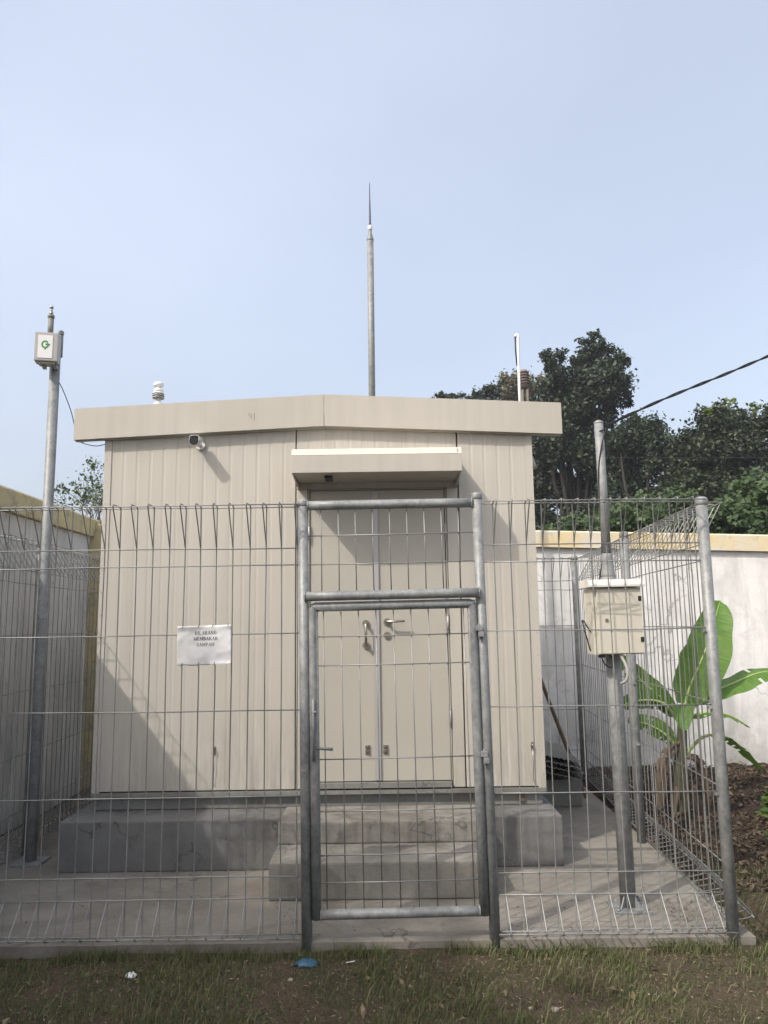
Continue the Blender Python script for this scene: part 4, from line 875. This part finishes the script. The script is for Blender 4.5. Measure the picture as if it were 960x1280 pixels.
# banana plant
ba = thing('banana_plant', (2.43, 6.6, -.02), label='young banana plant with one bright upright leaf against the white wall', cat='plant')
bm = bmesh.new(); tube(bm, smooth([(-.01, 0, -.15), (-.02, 0, .3), (.02, 0, .62), (.04, 0, .92)], 4), [.075-.004*i for i in range(13)], 12); obj('stem', bm, m_bstem, ba)
bm = bmesh.new()
for a in range(5): tube(bm, [(.0, 0, .05), (.10*math.cos(a*1.3), .1*math.sin(a*1.3), .25), (.16*math.cos(a*1.3), .12*math.sin(a*1.3), .02)], [.02, .03, .008], 5)
obj('dry_sheath', bm, m_sheath, ba)
def bleaf(spine, wid, roll=0, side=Vector((1, 0, 0)), rag=.012, fold=.25, stalk=3, label=None, tears=.10):
    """blade along a spine; wid = full width along the blade"""
    sp = smooth(spine, 12); n = len(sp); bm = bmesh.new(); uvl = bm.loops.layers.uv.new('UVMap'); rows = []
    s0 = int(n*stalk/10)
    for i in range(s0, n):
        t = (i-s0)/(n-1-s0); tan = (sp[min(i+1, n-1)]-sp[i-1]).normalized(); sd_ = (side - tan*side.dot(tan)).normalized(); nn = sd_.cross(tan).normalized()
        sd2 = (sd_*math.cos(roll) + nn*math.sin(roll)); n2 = sd2.cross(tan)
        w_ = wid*.5*(math.sin(math.pi*min(1, (t*.93+.07)))**.55)*(1 if t < .97 else .6); row = []
        for j in range(-4, 5):
            u = j/4; rg = 1 + (rag/.012)*.05*noise.noise(Vector((t*14, u*2, roll*5+wid))) if abs(u) > .8 else 1
            q = sp[i] + sd2*w_*u*rg + n2*(fold*w_*abs(u)**1.2 - .03*wid*math.sin(t*24+u*3)*abs(u))
            row.append((bm.verts.new(q), (u*.5+.5, t)))
        rows.append(row)
    for a, b in zip(rows, rows[1:]):
        tear = tears and random.random() < tears
        for j in range(8):
            if tear and (j < 2 or (j > 5 and random.random() < .7)): continue
            f = bm.faces.new((a[j][0], a[j+1][0], b[j+1][0], b[j][0])); f.smooth = True
            for lp_i, vv in zip(f.loops, (a[j], a[j+1], b[j+1], b[j])): lp_i[uvl].uv = vv[1]
    lf = obj('leaf', bm, m_banana, ba); 
    if label: lf['label'] = label
    bm = bmesh.new(); tube(bm, sp, [.017*(1-.85*i/(n-1)) for i in range(n)], 6); obj('midrib', bm, m_midrib, lf)
V3 = Vector
bleaf([V3((.04, 0, .80)), V3((.10, -.03, 1.05)), V3((.26, -.02, 1.36)), V3((.45, .05, 1.78))], .40, R(14), V3((1, .25, -.1)), fold=.35, stalk=2, label='bright green upright leaf', tears=0)
bleaf([V3((.05, 0, .82)), V3((.25, .02, .98)), V3((.50, .05, 1.08)), V3((.80, .1, 1.17)), V3((1.15, .15, 1.14))], .24, R(-50), V3((0, -1, .4)), fold=-.2, stalk=2)
bleaf([V3((.03, 0, .50)), V3((.18, -.05, .66)), V3((.36, -.05, .66)), V3((.52, -.05, .54)), V3((.66, -.02, .38))], .17, R(-30), V3((.2, -.7, .6)), fold=-.2, stalk=3)
bleaf([V3((-.02, 0, .82)), V3((-.14, 0, .98)), V3((-.28, .02, 1.12)), V3((-.46, .05, 1.34))], .19, R(-60), V3((0, -1, .3)), fold=.15, stalk=1)
bleaf([V3((-.01, 0, .80)), V3((-.14, -.05, .94)), V3((-.34, -.05, .96)), V3((-.55, 0, .88))], .18, R(-40), V3((0, -.8, .4)), fold=-.2, stalk=1)
bleaf([V3((0, 0, .52)), V3((-.1, -.02, .66)), V3((-.25, -.02, .76)), V3((-.42, .0, .80))], .16, R(-50), V3((0, -.8, .4)), fold=-.2, stalk=2)
bleaf([V3((.05, 0, .80)), V3((.2, -.08, .86)), V3((.38, -.1, .84)), V3((.55, -.1, .74))], .2, R(-30), V3((0, -.8, .4)), fold=-.2, stalk=1)
bleaf([V3((.02, 0, .78)), V3((.0, -.12, .92)), V3((-.06, -.28, .90)), V3((-.12, -.42, .76))], .18, 0, V3((1, 0, 0)), fold=-.2, stalk=1)

for sp_, w_ in (([V3((.0, -.02, .62)), V3((-.12, -.06, .55)), V3((-.2, -.08, .34)), V3((-.22, -.08, .10))], .11), ([V3((.03, -.02, .5)), V3((.12, -.06, .46)), V3((.17, -.06, .28)), V3((.18, -.05, .08))], .09)):
    bleaf(sp_, w_, R(30), V3((.6, -.8, 0)), fold=.7, stalk=1, tears=.25)
    o = bpy.data.objects[[q.name for q in ba.children if q.name.startswith('leaf')][-1]]
    o.data.materials.clear(); o.data.materials.append(m_sheath); o.children[0].data.materials.clear(); o.children[0].data.materials.append(m_sheath); o['label'] = 'brown withered leaf hanging down the stem'
# weeds at the far right
def weed(loc, n, h, lsz, label, seed):
    rnd = random.Random(seed); t = thing('weed', loc, label=label, cat='weed', group='weeds on the right of the fence'); bm = bmesh.new(); P, Nn = [], []
    for _ in range(n):
        a = rnd.random()*6.28; r_ = rnd.uniform(.02, .16); z = rnd.uniform(.35, 1)*h; e = Vector((r_*math.cos(a), r_*math.sin(a), z)); tube(bm, [(0, 0, 0), (e.x*.5, e.y*.5, z*.7), e], [.004, .003, .002], 4)
        for _k in range(5): P.append([e.x + rnd.gauss(0, .03), e.y + rnd.gauss(0, .03), e.z - rnd.random()*.05]); Nn.append([rnd.gauss(0, .4), rnd.gauss(-.3, .4), 1])
    obj('stem', bm, m_twig, t); P = np.array(P); leaf_mesh('foliage', P, np.full(len(P), lsz)*rng.uniform(.7, 1.2, len(P)), np.array(Nn), rng.random(len(P)), m_weed, .6, parent=t)
weed((3.05, 6.3, .03), 14, .26, .10, 'broad-leaved weed on dark soil beside the white wall', 3)
weed((2.72, 5.5, -.0), 12, .20, .06, 'yellowish weed rooted where grass meets the dark soil', 5)
weed((2.45, 4.9, -.05), 12, .14, .05, 'low weed just outside the round corner post', 8)

# ground cover: blades, straw, litter
def blades(name, n, region, keep, hmin, hmax, wid, m, lean=.5, tone=None, zoff=0):
    x = rng.uniform(region[0], region[1], n); y = rng.uniform(region[2], region[3], n)
    kp = np.array([keep(a, b) for a, b in zip(x, y)]); x, y = x[kp], y[kp]; n = len(x)
    z = np.array([gh(a, b) for a, b in zip(x, y)]) + zoff
    h = rng.uniform(hmin, hmax, n)*rng.uniform(.6, 1, n); a = rng.random(n)*6.283; l = rng.random(n)*lean*h
    d = np.stack([np.cos(a), np.sin(a), np.zeros(n)], 1); pr = np.stack([-np.sin(a+.7), np.cos(a+.7), np.zeros(n)], 1)
    b = np.stack([x, y, z], 1); w_ = (wid*rng.uniform(.6, 1.3, n))[:, None]
    v0, v1 = b - pr*w_, b + pr*w_; mid = b + d*(l*.35)[:, None] + np.array([0, 0, 1])*(h*.6)[:, None]; v2, v3 = mid + pr*w_*.7, mid - pr*w_*.7
    v4 = b + d*l[:, None]*1.15 + np.array([0, 0, 1])*h[:, None]
    v = np.stack([v0, v1, v2, v3, v4], 1).reshape(-1, 3); me = bpy.data.meshes.new(name); me.vertices.add(5*n); me.vertices.foreach_set('co', v.ravel())
    idx = (np.arange(n)[:, None]*5 + np.array([0, 1, 2, 3, 3, 2, 4])).ravel(); me.loops.add(7*n); me.loops.foreach_set('vertex_index', idx)
    ls = (np.arange(n)[:, None]*7 + np.array([0, 4])).ravel(); me.polygons.add(2*n); me.polygons.foreach_set('loop_start', ls)
    at = me.attributes.new('tone', 'FLOAT', 'FACE'); tn = np.clip(rng.normal(.45, .25, n), 0, 1); at.data.foreach_set('value', np.repeat(tn, 2).astype(np.float32)); me.update(); me.validate()
    return link(name, me, m, None, kind='stuff')
def gk(a, b):
    if b > 4.12 and a < 1.86 and a > -3.05: return False
    if b > 5.3 and random.random() < .93: return False
    q = noise.noise(Vector((a*1.7, b*1.7, 20)))*.9 + noise.noise(Vector((a*6, b*6, 31)))*.5
    return random.random() < max(.12, min(1, .52 + q*1.9))
blades('grass', 150000, (-3.1, 4.2, 2.6, 6.2), gk, .02, .065, .0021, m_grass, 1.1)
def gk2(a, b): return gk(a, b) and noise.noise(Vector((a*2.6, b*2.6, 50))) > .05
blades('tall_grass', 34000, (-3.1, 4.2, 2.8, 5.6), gk2, .04, .10, .0026, m_grass, .9)
blades('slab_edge_grass', 9000, (-3.0, 1.95, 4.08, 4.17), lambda a, b: random.random() < .35 + noise.noise(Vector((a*3, 2, 8)))*1.3, .02, .075, .0024, m_grass, .9)
# clover-like low leaves
n = 26000; X_ = rng.uniform(-3.1, 4.0, n); Y_ = rng.uniform(2.7, 5.6, n)
kp = np.array([not (b > 4.12 and -3.05 < a < 1.86) and random.random() < .25+1.2*noise.noise(Vector((a*2.2, b*2.2, 70))) for a, b in zip(X_, Y_)]); X_, Y_ = X_[kp], Y_[kp]
P = np.stack([X_, Y_, np.array([gh(a, b) for a, b in zip(X_, Y_)]) + rng.uniform(.004, .022, len(X_))], 1)
leaf_mesh('ground_cover', P, rng.uniform(.008, .022, len(P)), rng.normal(size=P.shape)*.35+[0, 0, 1], rng.random(len(P))*.6, m_grass, .7, kind='stuff')
# straw and dead bits lying flat
n = 70000; X_ = rng.uniform(-3.1, 4.2, n); Y_ = rng.uniform(2.7, 6.6, n); kp = np.array([not (b > 4.12 and -3.05 < a < 1.86) for a, b in zip(X_, Y_)]); X_, Y_ = X_[kp], Y_[kp]
P = np.stack([X_, Y_, np.array([gh(a, b) for a, b in zip(X_, Y_)]) + rng.uniform(.001, .012, len(X_))], 1)
leaf_mesh('dry_straw', P, rng.uniform(.005, .028, len(P)), rng.normal(size=P.shape)*.45+[0, 0, 1], rng.random(len(P))**1.6, m_straw, .16, .05, kind='stuff')
# dead leaf litter on the dark soil at right and along the slab
n = 5200; X_ = rng.uniform(1.92, 4.6, n); Y_ = rng.uniform(4.9, 8.6, n)
P = np.stack([X_, Y_, np.array([gh(a, b) for a, b in zip(X_, Y_)]) + rng.uniform(.002, .03, n)], 1)
leaf_mesh('leaf_litter', P, rng.uniform(.02, .07, n), rng.normal(size=P.shape)*.5+[0, 0, 1], rng.random(n)*.34, m_straw, .5, .3, kind='stuff')
n = 260; X_ = np.concatenate([rng.normal(1.62, .07, n//2), rng.uniform(-2.6, 1.6, n//2)]); Y_ = np.concatenate([rng.normal(4.45, .2, n//2), 4.16+rng.random(n//2)**2*.9])
P = np.stack([X_, Y_, np.full(len(X_), .006)+rng.random(len(X_))*.008], 1)
leaf_mesh('slab_litter', P, rng.uniform(.008, .03, len(P)), rng.normal(size=P.shape)*.3+[0, 0, 1], rng.random(len(P))*.6, m_straw, .4, .2, kind='stuff')

# thin morning haze filling the place
bm = bmesh.new(); box(bm, -60, 60, -30, 60, -1.6, 19.5)
mh = bpy.data.materials.new('haze'); mh.use_nodes = True; mh.node_tree.nodes.clear()
pv = mh.node_tree.nodes.new('ShaderNodeVolumePrincipled'); pv.inputs['Color'].default_value = (.92, .95, 1, 1); pv.inputs['Density'].default_value = .0015; pv.inputs['Anisotropy'].default_value = .2
oh = mh.node_tree.nodes.new('ShaderNodeOutputMaterial'); mh.node_tree.links.new(pv.outputs[0], oh.inputs['Volume'])
obj('haze', bm, mh, None, kind='stuff')
# individual litter
def scrap(name, loc, w_, h_, m, label, cat, seed, rot=0):
    bm = bmesh.new(); g = {}
    for j in range(7):
        for i in range(9):
            u, v = i/8-.5, j/6-.5; e = 1-.5*abs(v)*2
            g[i, j] = bm.verts.new((u*w_*e, v*h_, .004 + abs(.022*noise.noise(Vector((u*4, v*4, seed)))) + .02*(1-4*u*u)*(1-4*v*v)*(h_/.06)))
    for j in range(6):
        for i in range(8): f = bm.faces.new((g[i, j], g[i+1, j], g[i+1, j+1], g[i, j+1])); f.smooth = True
    o = obj(name, bm, m, None, (loc[0], loc[1], gh(loc[0], loc[1])), label=label, cat=cat); o.rotation_euler = (0, 0, rot); sd = o.modifiers.new('s', 'SOLIDIFY'); sd.thickness = .0008; return o
scrap('plastic_scrap', (-.41, 4.03), .13, .07, m_blue, 'crumpled blue plastic scrap on the soil just before the gate', 'litter', 2.)
scrap('paper_scrap', (-1.23, 3.92), .06, .05, m_white, 'white torn scrap lying in the grass at left', 'litter', 5., .4)
scrap('dry_leaf', (-.12, 3.57), .035, .055, m_dry, 'single tan dead leaf at the bottom edge, left of centre', 'leaf', 7., .3)
tb('white_stick', m_white, None, [(-.215, 4.03, gh(-.215, 4.03)+.012), (-.17, 4.035, gh(-.17, 4.035)+.013)], .0028, 6, label='short thin white stick lying right of the blue scrap', cat='stick')
def pebble(loc, s, label, seed):
    bm = bmesh.new(); bmesh.ops.create_icosphere(bm, subdivisions=2, radius=s)
    for v in bm.verts: v.co *= 1 + .3*noise.noise(v.co*(1.2/s)+Vector((seed, 0, 0))); v.co.z *= .6
    obj('pebble', bm, m_stone, None, (loc[0], loc[1], gh(*loc)+s*.35), label=label, cat='stone')
pebble((.70, 3.55), .017, 'palest and largest pebble at the bottom edge, right of centre', 1)
pebble((.60, 3.57), .011, 'small pebble beside the largest one at the bottom edge', 4)
pebble((-.47, 3.88), .013, 'cream pebble in the soil below the blue scrap', 8)
n = 90; X_ = rng.uniform(-3, 4, n); Y_ = rng.uniform(3.3, 4.15, n)
P = np.stack([X_, Y_, np.array([gh(a, b) for a, b in zip(X_, Y_)])+.015], 1)
leaf_mesh('fallen_leaves', P, rng.uniform(.02, .05, n), rng.normal(size=P.shape)*.5+[0, 0, 1], rng.random(n)*.7, m_straw, .5, .4, kind='stuff')
# gravel-size bits
n = 3000; X_ = rng.uniform(-3, 4, n); Y_ = rng.uniform(3.2, 4.12, n)
P = np.stack([X_, Y_, np.array([gh(a, b) for a, b in zip(X_, Y_)])+.004], 1)
leaf_mesh('soil_crumbs', P, rng.uniform(.004, .014, n), rng.normal(size=P.shape)+[0, 0, .5], rng.random(n)*.8, m_straw, .9, .5, kind='stuff')
print('objects', len(sc.objects))
